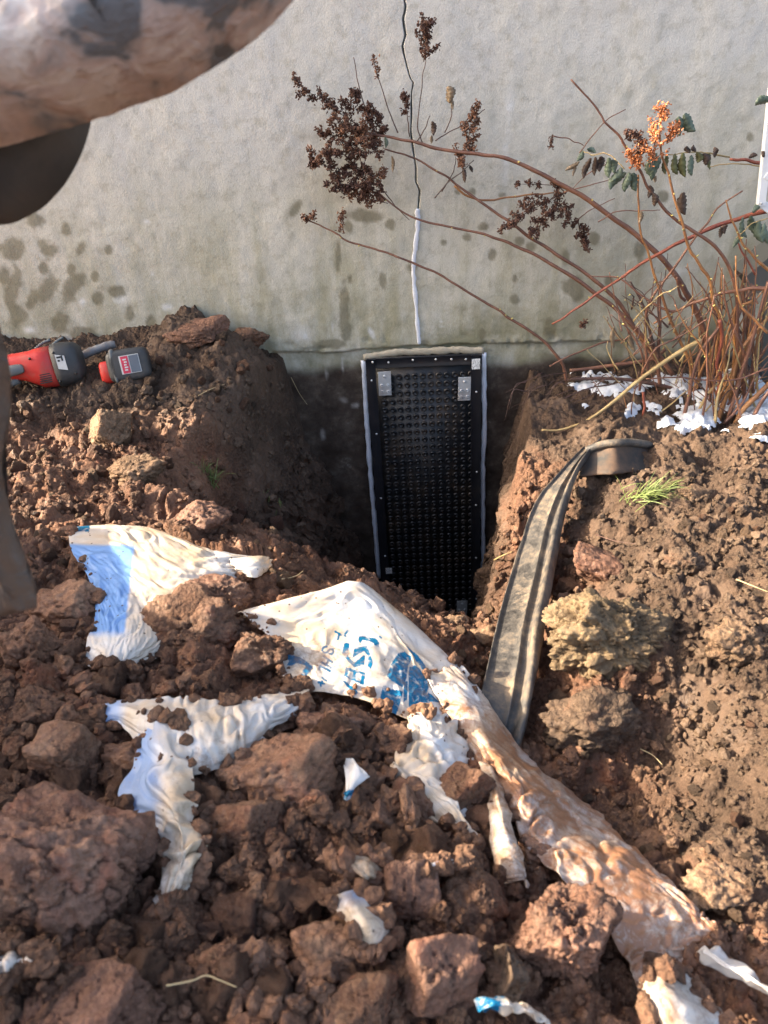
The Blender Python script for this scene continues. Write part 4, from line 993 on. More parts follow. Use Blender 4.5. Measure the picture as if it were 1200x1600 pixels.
mb = MB(); mb.add(*loft([sec(-22, 0, 8, 9), sec(-14, 0, 12, 14), sec(-5, 3, 16, 17)], 20, 2.6)); mb.build('nose', M['mgrey'], tool)
mb = MB(); mb.add(*loft([(T(2, 1, 22), ex * 3 * s, ey * 6 * s), (T(2, 1, 25), ex * 9 * s, ey * 9 * s), (T(14, 1.5, 26), ex * 18 * s, ey * 8 * s), (T(14, 1.5, 28.5), ex * 16 * s, ey * 6.5 * s)], 20, 4)); mb.build('grip_pad', M['mgrey'], tool)
for k in range(5):
    V, Fs = box_vf(T(56 - k * .6 + 4, -13 - k * 3.1, 26.3), ex * 9 * s, ey * .8 * s, ez * .9 * s); mesh_np('vent_slot', V, Fs, M['black'], tool, False)
V, Fs = box_vf(T(88, 0, 29.8), ex * 6.5 * s + ey * -2 * s, ey * 11 * s, ez * .8 * s); lab = mesh_np('rating_label', V, Fs, M['whitep'], tool, False)
for dx, dy, a, b_ in ((-2, 8, 3, 1.4), (2.5, 6, 1.2, 4), (-3, 3, 1.6, 1.4)):
    V, Fs = box_vf(T(88 + dx, dy, 30.7), ex * a * s, ey * b_ * s, ez * .3 * s); mesh_np('label_mark', V, Fs, M['black'], tool, False)
V, Fs = box_vf(T(2, -13, 19.5), ex * 1.0 * s - ey * .3 * s, ey * 4 * s, ez * .8 * s); mesh_np('indicator_light', V, Fs, M['green'], tool, False)
mb = MB(); mb.add(*loft([(T(-18, -22, 4), ez * 10 * s, ey * 4 * s), (T(4, -17, 6), ez * 13 * s, ey * 6 * s), (T(16, -15, 6), ez * 10 * s, ey * 5 * s)], 16, 3)); mb.build('foot', M['mgrey'], tool)
for k in (0, 1):
    mb = MB(); mb.add(*tube(catmull([T(48 + k * 24, 27, -8), T(60 + k * 24, 34, -12), T(72 + k * 20, 37, -14)], 10), 2.2 * s, 6)); mb.build('belt_hook', M['mgrey'], tool)
for x_, y_ in ((80, 16), (104, -20), (78, -28), (44, 14)):
    mb = MB(); mb.add(*tube([T(x_, y_, 27), T(x_, y_, 28.6 if x_ > 70 else 25.5)], [2.2 * s, 1.6 * s], 8)); mb.build('screw', M['black'], tool)
# battery
o0, ex, ey, ez, ln = frame_at((160, 580), (232, 560), .04)
if ey[2] < 0: ey = -ey
s = pix_size(o0); th = rad(-6); e1, e2 = ex * math.cos(th) + ey * math.sin(th), -ex * math.sin(th) + ey * math.cos(th)
T = lambda x, y, z: o0 + e1 * x * s + e2 * y * s + ez * z * s
bat = empty('battery_pack', tuple(T(40, -15, -15))); tag(bat, 'dark grey tool battery pack with a red and white label beside the power tool', 'battery')
mb = MB(); mb.add(*loft([(T(42, 3, -16), e1 * 28 * s, e2 * 22 * s), (T(42, 3, -14), e1 * 32 * s, e2 * 25 * s), (T(42, 3, 8), e1 * 32 * s, e2 * 25 * s), (T(42, 3, 13), e1 * 29 * s, e2 * 22.5 * s), (T(42, 3, 14), e1 * 24 * s, e2 * 18 * s)], 28, 5)); mb.build('case', M['dgrey'], bat)
mb = MB(); mb.add(*loft([(T(10, -3, -12), e1 * 12 * s, e2 * 17 * s), (T(8, -3, 2), e1 * 12 * s, e2 * 17 * s), (T(8, -3, 6), e1 * 9 * s, e2 * 13 * s)], 20, 4)); mb.build('red_base', M['red'], bat)
mb = MB(); mb.add(*loft([(T(22, 4, 6), e1 * 4 * s, e2 * 27 * s), (T(21, 4, 12), e1 * 3.4 * s, e2 * 26 * s), (T(20, 4, 14), e1 * 2 * s, e2 * 22 * s)], 16, 4)); mb.build('rail', M['mgrey'], bat)
V, Fs = box_vf(T(46, 4, 14.4), e1 * 15 * s, e2 * 14 * s, ez * .5 * s); lab = mesh_np('label', V, Fs, M['whitep'], bat, False)
V, Fs = box_vf(T(39, 4, 15.1), e1 * 5.5 * s, e2 * 13 * s, ez * .35 * s); mesh_np('red_band', V, Fs, M['redp'], bat, False)
V, Fs = box_vf(T(53, 4, 15.1), e1 * 7 * s, e2 * 13 * s, ez * .35 * s); mesh_np('grey_field', V, Fs, M['greyp'], bat, False)
for k in range(5):
    V, Fs = box_vf(T(39 + (k % 2) * .8, 12 - k * 4, 15.6), e1 * (2.6 - .4 * (k % 3)) * s, e2 * 1.1 * s, ez * .25 * s); mesh_np('label_mark', V, Fs, M['whitep'], bat, False)
for k in range(2):
    mb = MB(); mb.add(*loft([(T(30 + k * 24, -22, 0), e1 * 7 * s, ez * 6 * s), (T(30 + k * 24, -24.5, 0), e1 * 6 * s, ez * 5 * s)], 12, 4)); mb.build('release_button', M['mgrey'], bat)
# loose dirty handle
a, b_ = hit(np.float64(127), np.float64(557), .03), hit(np.float64(180), np.float64(538), .035)
P = catmull([a, a * .7 + b_ * .3 + (0, 0, .004), a * .3 + b_ * .7 + (0, 0, .004), b_], 24); r = np.full(24, .013); r[:2] = .010; r[-2:] = .011; r[7:9] = .0145; r[15:17] = .0145
V, Fs = tube(P, r, 12); V += .002 * fbm(V * 90, 3, 4)[:, None]
hdl = mesh_np('side_handle', V, Fs, plain('mud_grey_rubber', (.17, .175, .185), .7, vary=.3, nscale=30, dirt=.3, dscale=40), None); tag(hdl, 'dirty grey cylindrical handle between the tool and the battery', 'handle')

# ------------------------------------------------------------------ snow under the shrub
m, t, b = newmat('snow'); co = N(t, 'ShaderNodeNewGeometry').outputs['Position']
L(t, mix(t, ramp(t, noise(t, co, 60, 5, .7), [(.52, 0.), (.7, .5)]), (.52, .55, .60), (.25, .21, .17)), b.inputs['Base Color']); b.inputs['Roughness'].default_value = .6
bump(t, b, noise(t, co, 90, 5, .7), .6, .008); M['snow'] = m
sxs, sys_ = np.arange(.60, 1.6, .006), np.arange(-.62, -.01, .006); SX, SY = np.meshgrid(sxs, sys_)
PQ = np.stack([SX, SY, hz(SX, SY)], -1) - CAM; qx = 600 + FPX * (PQ @ RT) / (PQ @ FW); qy = 800 - FPX * (PQ @ UP) / (PQ @ FW)
cov = np.zeros(SX.shape)
for cx, cy, rx, ry in [(950,607,60,17),(1060,600,60,22),(1110,630,45,32),(1090,655,40,18),(1180,640,40,45),(1185,690,25,22),(1020,640,22,8),(920,584,40,8),(1040,662,16,7),(1150,590,50,20),(1070,670,16,8),(985,645,12,6)]:
    cov = np.maximum(cov, 1.25 - np.hypot((qx - cx) / rx, (qy - cy) / ry))
cov += 1.0 * fbm(p3(SX * 20, SY * 20, 2), 5, 3, .7) - .46
zs = hz(SX, SY) * .5 + hb(SX, SY) * .5 + .02 * np.clip(cov, -1, .8) + .004 * fbm(p3(SX * 50, SY * 50), 2, 5) + .008
tri = grid_faces(len(sys_), len(sxs)); keep = (cov.ravel()[tri] > .02).any(1)
sn = mesh_np('snow', np.stack([SX, SY, zs], -1).reshape(-1, 3), tri[keep], M['snow']); tag(sn, 'patches of old snow on the ground under the shrub', 'snow', kind='stuff')

# ------------------------------------------------------------------ shrub
def stem_mat(name, c0, c1, rough=.5):
    m, t, b = newmat(name); co = N(t, 'ShaderNodeTexCoord').outputs['Object']
    n1 = noise(t, co, 16, 4, .6); n2 = noise(t, co, 160, 4, .7)
    c = mix(t, ramp(t, n1, [(.35, 0.), (.65, 1.)]), c0, c1); c = mix(t, ramp(t, n2, [(.5, 0.), (.75, .6)]), c, tuple(q * .35 for q in c0))
    L(t, c, b.inputs['Base Color']); b.inputs['Roughness'].default_value = rough; bump(t, b, n2, .4, .003); return m
M['st_b'] = stem_mat('brown_stem', (.10, .045, .032), (.22, .10, .06)); M['st_r'] = stem_mat('red_brown_stem', (.16, .04, .026), (.26, .075, .04))
M['st_o'] = stem_mat('orange_stem', (.20, .09, .04), (.36, .17, .06)); M['st_y'] = stem_mat('yellow_stem', (.30, .21, .09), (.40, .30, .14)); M['st_d'] = stem_mat('dark_twig', (.045, .024, .02), (.10, .05, .038))
M['bud'] = plain('bud', (.45, .38, .12), .5, nscale=80)
M['seed'] = plain('dry_seed_head', (.075, .032, .02), .75, vary=.75, nscale=55, bumps=0); M['seed_l'] = plain('light_seed_head', (.15, .07, .04), .75, vary=.6, nscale=55, bumps=0); M['seed_o'] = plain('orange_buds', (.42, .15, .055), .6, vary=.5, nscale=60, bumps=0)
shrub = empty('shrub', (1.05, -.25, -.06)); tag(shrub, 'bare arching shrub with dry brown seed heads growing at the right of the wall', 'shrub')
srnd = random.Random(12)
def stem(pts, r0, r1, y0, y1, mat, buds=0, name='stem', wig=.003):
    p = np.array(pts, float); k = len(p); L_ = np.concatenate([[0], np.cumsum(np.hypot(*np.diff(p, axis=0).T))]); tt = L_ / L_[-1]
    W = aty(p[:, 0], p[:, 1], y0 + (y1 - y0) * tt); n = max(8, k * 6); C = catmull(W, n)
    sd = srnd.randint(0, 999); C = C + wig * np.stack([fbm(p3(np.linspace(0, k * 1.5, n), np.zeros(n), q), 3, sd + q) for q in range(3)], -1)
    sc = 2.42 / FPX * 1.05; rr = .6 * (r0 + (r1 - r0) * np.linspace(0, 1, n)) * sc * (1 + .10 * fbm(p3(np.linspace(0, k * 5, n), np.zeros(n)), 2, sd))
    mb = MB(); mb.add(*tube(C, rr, 8))
    # leaf-scar knots and buds along the stem
    for q in range(buds * 2 // 3):
        i = srnd.randint(2, n - 3); d = Vector((srnd.uniform(-1, 1), srnd.uniform(-.8, .2), srnd.uniform(-.4, 1))).normalized(); tl = rr[i] + srnd.uniform(.002, .008)
        V, Fs = tube(catmull([C[i], C[i] + np.array(d) * (rr[i] + .002), C[i] + np.array(d) * tl], 5), [rr[i] * .6, .0016, .0024, .0018, .0006], 6); mb.add(V, Fs, 1)
    mb.build(name, [mat, M['bud']], shrub); return C
S_ = {}
S_['A'] = stem([(1112,610),(1105,560),(1098,511),(1071,457),(1063,441),(1032,402),(994,367),(955,340),(916,311),(877,290),(839,269),(790,248),(745,241),(689,233),(647,222),(605,213),(566,208),(528,201)], 7.5, 2.2, -.22, -.10, M['st_b'], 9)
S_['B'] = stem([(1050,585),(1021,546),(970,491),(932,460),(889,429),(850,406),(815,388),(785,376),(755,366),(710,357),(654,343),(615,322),(587,297)], 5.5, 1.6, -.2, -.09, M['st_b'], 7)
S_['C'] = stem([(1030,570),(994,519),(967,472),(928,437),(889,410),(850,385),(815,362),(790,343),(755,318),(720,294),(696,276),(657,252),(626,240),(601,233)], 5, 1.5, -.18, -.08, M['st_b'], 6)
S_['D'] = stem([(885,595),(881,575),(862,546),(835,522),(800,500),(780,486),(745,464),(703,439),(657,416),(612,397),(570,385),(538,374),(524,364),(493,350),(475,341)], 4, 1.4, -.14, -.06, M['st_b'], 8)
stem([(710,290),(734,308),(762,313),(797,308),(830,304),(865,302)], 2.6, 1.6, -.085, -.10, M['st_o'], 4)
stem([(1150,620),(1153,526),(1149,457),(1141,422),(1118,387),(1087,363),(1052,340),(1017,301),(1001,270),(978,232),(967,212),(947,193),(932,168),(893,125)], 4.5, 1.6, -.34, -.30, M['st_b'], 8)
stem([(862,507),(890,490),(916,472),(967,437),(1001,414),(1040,391),(1087,367),(1133,348),(1190,332),(1230,318)], 2.2, 5.5, -.2, -.24, M['st_r'], 2)
stem([(1135,600),(1130,540),(1125,499),(1114,472),(1110,441),(1094,414),(1075,387),(1067,352),(1052,305),(1044,270),(1034,240),(1030,205)], 4.5, 1.8, -.36, -.36, M['st_o'], 14)
stem([(1082,590),(1075,560),(1056,518),(1040,480),(1029,449),(1021,425),(1013,394),(1001,363),(998,317),(998,274)], 4, 1.7, -.28, -.30, M['st_o'], 6)
stem([(1240,450),(1200,422),(1187,410),(1168,390),(1149,356),(1135,313)], 4, 1.5, -.34, -.33, M['st_o'], 7)
stem([(1012,580),(1008,530),(1011,487),(1025,456),(1048,425),(1087,371),(1106,348),(1122,325),(1160,299)], 4, 1.5, -.24, -.28, M['st_b'], 5)
stem([(1240,449),(1200,451),(1168,452),(1129,458),(1087,472),(1048,487),(1017,472),(986,449),(963,433),(924,433)], 5.2, 1.2, -.40, -.2, M['st_b'], 4)
M_ = stem([(846,673),(877,671),(912,660),(955,631),(1001,592),(1048,559),(1095,532)], 2.0, 5.2, -.46, -.40, M['st_y'], 4); tag(shrub.children[-1], 'thick yellow cut cane reaching over the bank')
stem([(1063,708),(1067,662),(1079,604),(1095,549),(1125,507),(1123,480)], 4.8, 3.4, -.42, -.36, M['st_b'], 4)
stem([(1112,688),(1129,635),(1145,588),(1160,545),(1187,511),(1215,480)], 6.5, 4, -.40, -.36, M['st_o'], 2)
stem([(1135,692),(1160,642),(1187,615),(1220,580)], 7, 5, -.44, -.40, M['st_o'])
stem([(1115,722),(1149,681),(1172,658),(1200,615),(1230,590)], 5, 4, -.48, -.44, M['st_b'])
stem([(962,726),(985,712),(1017,707),(1071,708),(1106,718)], 2.6, 2.2, -.50, -.46, M['st_b'])
stem([(937,689),(970,699),(1017,720),(1045,742)], 2.2, 2.2, -.52, -.52, M['st_o'])
stem([(889,580),(955,571),(1017,561),(1040,546)], 4.5, 5, -.12, -.16, M['st_b'])
stem([(893,592),(940,592),(986,594),(1063,611),(1090,640)], 4, 5, -.16, -.22, M['st_d'])
stem([(858,573),(890,556),(916,546),(945,535),(974,530)], 2, 2.4, -.18, -.16, M['st_b'])
stem([(1175,470),(1150,490),(1148,560),(1140,640)], 3.5, 5, -.30, -.34, M['st_o'])
stem([(1170,478),(1168,540),(1160,610)], 4, 5, -.22, -.26, M['st_b'])
stem([(1200,440),(1178,520),(1160,580),(1130,680)], 3.5, 4.5, -.38, -.42, M['st_b'])
stem([(1205,430),(1185,520),(1176,600),(1165,660)], 3, 4, -.28, -.34, M['st_o'])
stem([(1032,440),(1030,510),(1028,570),(1030,600)], 4, 5, -.16, -.2, M['st_b'])
stem([(985,440),(1005,480),(1018,530),(1030,560)], 2, 4.5, -.16, -.2, M['st_d'])
stem([(1057,435),(1062,460),(1071,470)], 2.6, 3.4, -.23, -.22, M['st_b'])
stem([(1140,250),(1165,250),(1193,257),(1240,268)], 2.6, 4.2, -.20, -.20, M['st_r'])
stem([(1105,262),(1135,256),(1165,258),(1200,262)], .9, 1.5, -.2, -.2, M['st_y'])
stem([(1123,500),(1128,530),(1120,570),(1127,590),(1120,615)], 4.2, 3.2, -.4, -.4, M['st_r'], 1)
stem([(1005,612),(1006,640),(1003,662)], 3.2, 3.6, -.38, -.4, M['st_r'])
stem([(1200,575),(1160,590),(1120,596),(1060,590),(1010,592)], 2.4, 1.4, -.42, -.4, M['st_b'])
stem([(1200,520),(1180,500),(1160,480),(1150,445),(1149,400)], 3.5, 1.6, -.42, -.38, M['st_o'], 4)
stem([(1060,570),(1040,540),(1015,510),(1000,480),(1005,465)], 1.8, 1.0, -.3, -.3, M['st_y'])
stem([(1180,430),(1158,390),(1150,372)], 2.4, 1.4, -.26, -.24, M['st_r'])
stem([(1106,497),(1080,515),(1055,530),(1025,545),(1005,580),(1000,610)], 1.6, 2.6, -.4, -.36, M['st_b'])
stem([(860,640),(885,620),(925,606),(960,600)], 1.0, 2.0, -.3, -.2, M['st_d'])
for k in range(130):                                             # fine twigs through the base of the shrub
    x0, y0 = srnd.uniform(960, 1195), srnd.uniform(470, 690); an_ = srnd.uniform(-2.6, -.5); ln_ = srnd.uniform(30, 110)
    pts = [(x0, y0), (x0 + ln_ * .5 * math.cos(an_) + srnd.uniform(-8, 8), y0 + ln_ * .5 * math.sin(an_)), (x0 + ln_ * math.cos(an_), y0 + ln_ * math.sin(an_) + srnd.uniform(-4, 14))]
    yy = srnd.uniform(-.42, -.08); stem(pts, srnd.uniform(1.0, 2.6), .7, yy, yy + srnd.uniform(-.06, .06), M[srnd.choice(['st_b', 'st_b', 'st_o', 'st_d', 'st_y'])], srnd.randint(0, 2), name='twig')
for k in range(60):                                             # crowded young canes at the foot of the shrub
    x0, y0 = srnd.uniform(1075, 1200), srnd.uniform(590, 700); x1, y1 = x0 + srnd.gauss(25, 45), y0 - srnd.uniform(70, 230); yy = srnd.uniform(-.46, -.1)
    stem([(x0, y0), (x0 * .7 + x1 * .3 + srnd.uniform(-10, 10), y0 * .65 + y1 * .35), (x0 * .35 + x1 * .65 + srnd.uniform(-10, 10), y0 * .3 + y1 * .7), (x1, y1)], srnd.uniform(2.0, 4.6), 1.0, yy, yy + srnd.uniform(-.05, .08), M[srnd.choice(['st_b', 'st_o', 'st_o', 'st_b', 'st_y'])], srnd.randint(0, 3))
for k in range(22):                                             # dead roots and twigs hanging over the pit edge
    x0, y0 = srnd.uniform(820, 960), srnd.uniform(575, 620); yy = srnd.uniform(-.3, -.06); l_ = srnd.uniform(25, 80)
    stem([(x0, y0), (x0 - l_ * .5, y0 + srnd.uniform(0, 20)), (x0 - l_ * .8, y0 + srnd.uniform(15, 60))], 1.3, .5, yy, yy - .03, M['st_d'], name='root')
# thin twigs that carry the seed heads
for pts, yy in [([(660,222),(653,200),(654,175),(660,125),(665,95)], -.10), ([(640,213),(638,195),(634,170)], -.09), ([(622,208),(605,165),(590,115),(582,85)], -.10), ([(585,205),(570,165),(558,120),(553,90)], -.11),
                ([(680,220),(700,208),(725,195),(758,172)], -.1), ([(678,310),(700,285),(722,268),(740,250)], -.12), ([(695,208),(705,185),(706,165)], -.1), ([(650,222),(662,205),(672,182)], -.1),
                ([(600,300),(620,325),(640,345)], -.08), ([(690,300),(708,270),(712,245)], -.08), ([(960,250),(920,270),(890,300)], -.14), ([(900,345),(925,328),(960,310)], -.13),
                ([(935,348),(960,332),(1000,330),(1030,330)], -.2), ([(862,212),(890,218),(912,228)], -.2), ([(905,240),(945,190),(978,172)], -.18), ([(880,300),(920,290),(955,280)], -.16)]:
    stem(pts, 1.3, .8, yy, yy - .01, M['st_d'] if yy > -.13 else M['st_b'], name='twig')
def seed_head(p0, p1, wd, yy, n, mat, fl=(.0035, .0068), branches=9, taper=.6):
    A0, A1 = aty(*map(np.float64, p0), np.float64(yy)), aty(*map(np.float64, p1), np.float64(yy - .01)); sc = 2.42 / FPX; ax = A1 - A0
    mb = MB(); P = catmull([A0, (A0 + A1) / 2 + np.array([srnd.uniform(-.004, .004) for _ in range(3)]), A1], 12); mb.add(*tube(P, np.linspace(.0014, .0006, 12), 5), 1)
    e = ax / np.linalg.norm(ax); V = []; Fs = []
    for bnum in range(branches):
        t_ = (bnum + srnd.random()) / branches; root = A0 + ax * t_
        d = np.array([srnd.gauss(0, 1), srnd.gauss(0, .6), srnd.gauss(0, 1)]); d -= e * (d @ e); d /= np.linalg.norm(d) + 1e-9
        ln_ = wd * sc * (1 - taper * t_) * srnd.uniform(.55, 1.1); tip = root + d * ln_ + e * ln_ * srnd.uniform(.5, 1.1)
        mb.add(*tube(catmull([root, (root + tip) / 2 + e * ln_ * .12, tip], 6), np.linspace(.0009, .0004, 6), 4), 1)
        for q in range(int(n * 1.45 / branches)):
            k = srnd.random() ** .8; c = root + (tip - root) * k + np.array([srnd.gauss(0, .0042) for _ in range(3)])
            l_ = srnd.uniform(*fl); u = np.array([srnd.gauss(0, 1) for _ in range(3)]); u /= np.linalg.norm(u); v = np.cross(u, [srnd.gauss(0, 1) for _ in range(3)]); v /= np.linalg.norm(v) + 1e-9
            w_ = np.cross(u, v); b0 = len(V)
            V += [c - u * l_, c + v * l_ * .55, c + w_ * l_ * .45, c - v * l_ * .5 - w_ * l_ * .2, c + u * l_]; Fs += [(b0, b0 + 1, b0 + 2), (b0, b0 + 2, b0 + 3), (b0, b0 + 3, b0 + 1), (b0 + 4, b0 + 2, b0 + 1), (b0 + 4, b0 + 3, b0 + 2), (b0 + 4, b0 + 1, b0 + 3)]
    mb.add(V, Fs, 0); return mb.build('seed_head', [mat, M['st_d']], shrub, False)
for a in [((598,222),(462,130),26,-.10,620,'seed'),((600,228),(488,240),22,-.11,420,'seed_l'),((604,215),(556,158),14,-.10,260,'seed'),((590,212),(520,185),24,-.12,420,'seed_l'),((606,205),(578,160),9,-.1,170,'seed'),((575,215),(500,210),24,-.09,360,'seed'),
          ((602,236),(508,245),13,-.12,260,'seed'),((560,140),(556,150),9,-.1,60,'seed'),
          ((592,285),(485,252),24,-.10,560,'seed'),((600,300),(515,285),22,-.11,460,'seed'),((606,318),(540,298),14,-.09,280,'seed_l'),((604,262),(572,292),15,-.1,260,'seed_l'),((580,270),(540,262),16,-.08,240,'seed'),
          ((662,97),(672,34),22,-.10,360,'seed'),((715,262),(748,168),20,-.11,480,'seed_l'),((637,178),(632,142),7,-.09,110,'seed'),
          ((886,298),(786,352),24,-.14,520,'seed'),((890,292),(808,288),8,-.13,150,'seed'),((884,312),(828,366),20,-.14,360,'seed'),((896,318),(880,352),9,-.13,90,'seed'),((903,342),(912,388),16,-.12,280,'seed'),
          ((480,347),(492,334),7,-.06,50,'seed_l'),((486,346),(473,340),6,-.06,40,'seed_l'),((528,362),(538,330),7,-.06,70,'seed_l'),((545,150),(552,140),6,-.11,40,'seed'),((590,120),(584,90),4,-.1,30,'seed_l'),
          ((862,212),(860,232),3,-.2,18,'seed'),((905,512),(915,502),6,-.16,40,'seed')]:
    seed_head(*a[:5], M[a[5]], branches=max(5, a[4] // 32))
for a in [((1018,262),(1033,165),22,-.36,300,'seed_o'),((1005,240),(992,205),12,-.35,150,'seed'),((1042,225),(1056,195),14,-.36,130,'seed_o'),((985,265),(1003,222),12,-.34,130,'seed_o'),((1000,262),(980,235),10,-.33,80,'seed_o'),((990,215),(975,208),6,-.33,40,'seed')]:
    seed_head(*a[:5], M[a[5]], fl=(.0035, .006), branches=max(5, a[4] // 16))
def leaf_mat(name, c0, c1):
    m, t, b = newmat(name); co = N(t, 'ShaderNodeTexCoord').outputs['Object']; n1 = noise(t, co, 45, 5, .6)
    L(t, mix(t, ramp(t, n1, [(.35, 0.), (.65, 1.)]), c0, c1), b.inputs['Base Color']); b.inputs['Roughness'].default_value = .6; bump(t, b, noise(t, co, 200, 3), .4, .002); return m
M['lf_g'] = leaf_mat('grey_green_leaf', (.05, .075, .05), (.14, .18, .13)); M['lf_o'] = leaf_mat('olive_leaf', (.055, .05, .02), (.15, .15, .05)); M['lf_b'] = leaf_mat('brown_leaf', (.03, .018, .014), (.10, .06, .04)); M['lf_t'] = leaf_mat('tan_leaf', (.14, .10, .06), (.26, .19, .12))
def leaf(p0, p1, wd, yy, mat, curl=.2, dy=0.0):
    A0, A1 = aty(*map(np.float64, p0), np.float64(yy)), aty(*map(np.float64, p1), np.float64(yy + dy)); ax = A1 - A0; ln_ = np.linalg.norm(ax); e = ax / ln_
    sd = np.cross(e, np.array([srnd.uniform(-.5, .5), -1, srnd.uniform(-.3, .3)])); sd /= np.linalg.norm(sd); nm = np.cross(e, sd); w_ = wd * 2.42 / FPX / 2 * .85; n = 14; V = []
    for i in range(n):
        k = i / (n - 1); hw = w_ * math.sin(math.pi * min(1, k * .93 + .05)) ** .8 * (1 + .16 * math.sin(i * 2.6)); c = A0 + ax * k + nm * (curl * ln_ * math.sin(k * 2.6) * .5) + sd * w_ * .4 * math.sin(k * 4 + ln_ * 90)
        for q in (-1, -.5, 0, .5, 1): V.append(c + sd * hw * q + nm * (abs(q) * hw * .55 + .0012 * math.sin(i * 2.1 + q)))
    o = mesh_np('leaf', V, grid_faces(n, 5), mat, shrub); q = o.modifiers.new('t', 'SOLIDIFY'); q.thickness = .0006; return o
for a in [((912,236),(902,252),9,'lf_g'),((918,232),(932,238),8,'lf_g'),((921,247),(913,280),10,'lf_b'),((928,246),(930,275),9,'lf_b'),((938,245),(940,268),14,'lf_b'),((905,252),(884,268),7,'lf_t'),((900,254),(896,276),6,'lf_t'),((948,248),(953,278),12,'lf_g'),((956,250),(962,270),12,'lf_g'),
          ((975,268),(955,298),16,'lf_g'),((980,270),(978,300),12,'lf_g'),((986,272),(996,298),12,'lf_g'),((970,262),(958,285),12,'lf_g'),((1022,240),(1020,278),18,'lf_g'),((1030,245),(1018,282),12,'lf_g'),((1018,250),(1019,276),8,'lf_b'),
          ((1040,243),(1042,272),10,'lf_o'),((1052,242),(1060,272),13,'lf_o'),((1065,240),(1070,277),12,'lf_o'),((1078,244),(1082,274),13,'lf_g'),((1092,238),(1090,255),12,'lf_o'),((1100,240),(1104,258),12,'lf_b'),((1108,240),(1112,265),7,'lf_o'),((1076,240),(1074,228),8,'lf_b'),((1086,238),(1084,226),9,'lf_b'),((1114,242),(1124,236),12,'lf_b'),
          ((1057,184),(1065,212),12,'lf_g'),((1066,182),(1088,204),16,'lf_g'),((1056,186),(1062,208),8,'lf_g'),((1064,302),(1070,336),16,'lf_b'),((1016,290),(1014,310),9,'lf_b'),((1020,302),(1024,322),10,'lf_b'),((1022,285),(1026,275),6,'lf_t'),
          ((698,136),(706,160),16,'lf_t'),((704,152),(708,172),6,'lf_t'),((675,190),(679,212),9,'lf_b'),((676,212),(674,225),6,'lf_t'),((722,262),(728,285),7,'lf_b'),((735,258),(738,270),6,'lf_b'),((611,244),(614,270),6,'lf_t'),((602,214),(603,232),6,'lf_g'),
          ((1160,340),(1168,372),10,'lf_g'),((1172,338),(1182,372),12,'lf_g'),((1184,345),(1190,380),14,'lf_g'),((1196,348),(1206,385),16,'lf_g'),((1160,362),(1147,388),8,'lf_g'),((1175,330),(1188,324),10,'lf_g'),((1170,245),(1184,243),7,'lf_b'),((1190,244),(1196,238),8,'lf_b'),((1180,166),(1206,152),14,'lf_g'),
          ((1130,365),(1138,352),10,'lf_b'),((1128,355),(1126,372),8,'lf_b'),((1002,330),(1000,350),7,'lf_t'),((960,510),(958,545),9,'lf_t'),((985,520),(992,552),9,'lf_t')]:
    leaf(a[0], a[1], a[2], -.12 if a[0][0] < 760 else (-.2 if a[0][0] < 945 else -.32), M[a[3]], srnd.uniform(-.25, .3))
stem([(1039,243),(1065,239),(1085,238),(1105,240),(1140,246)], 1.0, 1.8, -.31, -.22, M['st_y'], name='leaf_stalk'); stem([(912,236),(925,243),(945,240),(962,250),(975,265)], 1.0, 1.2, -.2, -.31, M['st_y'], name='leaf_stalk'); stem([(1150,372),(1175,350),(1200,340)], 1, 1.2, -.32, -.32, M['st_y'], name='leaf_stalk')

# ------------------------------------------------------------------ things at the right edge of the wall
M['whitem'] = plain('white_painted_metal', (.78, .79, .80), .4, vary=.08, dirt=.08)
rack = empty('lattice_bracket', tuple(aty(1210., 330., -.3))); tag(rack, 'white painted metal lattice bracket cut off by the right edge', 'bracket')
def bar(p, q, wd, yy, mat, parent, name, th=.008):
    a, b_ = aty(*map(np.float64, p), np.float64(yy)), aty(*map(np.float64, q), np.float64(yy)); h = (b_ - a) / 2; e = h / np.linalg.norm(h); sd = np.cross(e, (0, 1, 0))
    V, Fs = box_vf((a + b_) / 2, h, np.array([0, th, 0]), sd * wd * 2.2 / FPX / 2); return bevel_obj(mesh_np(name, V, Fs, mat, parent, False), .0015)
bar((1188,322),(1216,60),11,-.3,M['whitem'],rack,'side_rail'); bar((1189,318),(1250,362),11,-.296,M['whitem'],rack,'bottom_rail'); bar((1195,272),(1260,318),10,-.302,M['whitem'],rack,'cross_bar'); bar((1203,190),(1268,236),10,-.302,M['whitem'],rack,'cross_bar'); bar((1250,362),(1290,60),11,-.3,M['whitem'],rack,'side_rail')
c = aty(np.float64(1189), np.float64(318), np.float64(-.31)); mb = MB(); mb.add(*tube([c, c + (0, -.004, 0)], [.004, .003], 8)); mb.build('screw', M['galv'], rack)
M['gutter'] = plain('grey_metal', (.10, .105, .10), .45, metal=.2, vary=.25, nscale=10, dirt=.2)
gut = empty('drain_channel', tuple(aty(1190., 440., -.12))); tag(gut, 'dark grey sloping metal channel behind the shrub at the right edge', 'drain channel')
a, b_ = aty(1164., 440., -.12), aty(1260., 360., -.12); h = b_ - a; e = h / np.linalg.norm(h); up = np.cross(e, (0, 1, 0)); up = up if up[2] > 0 else -up
pr = [(-.05, -.035), (-.05, .035), (-.044, .035), (-.044, -.029), (.044, -.029), (.044, .035), (.05, .035), (.05, -.035)]
V = [q + np.array([0, 1, 0]) * y_ + up * z_ for q in (a, b_) for y_, z_ in pr]; mesh_np('channel', V, [tuple(f) for f in grid_faces(2, 8, True)] + [tuple(range(8)), tuple(range(8, 16))[::-1]], M['gutter'], gut, False)
V, Fs = box_vf((a + b_) / 2 + up * .038, h / 2 * .96, (0, .052, 0), up * .004); mesh_np('lid', V, Fs, M['gutter'], gut, False)
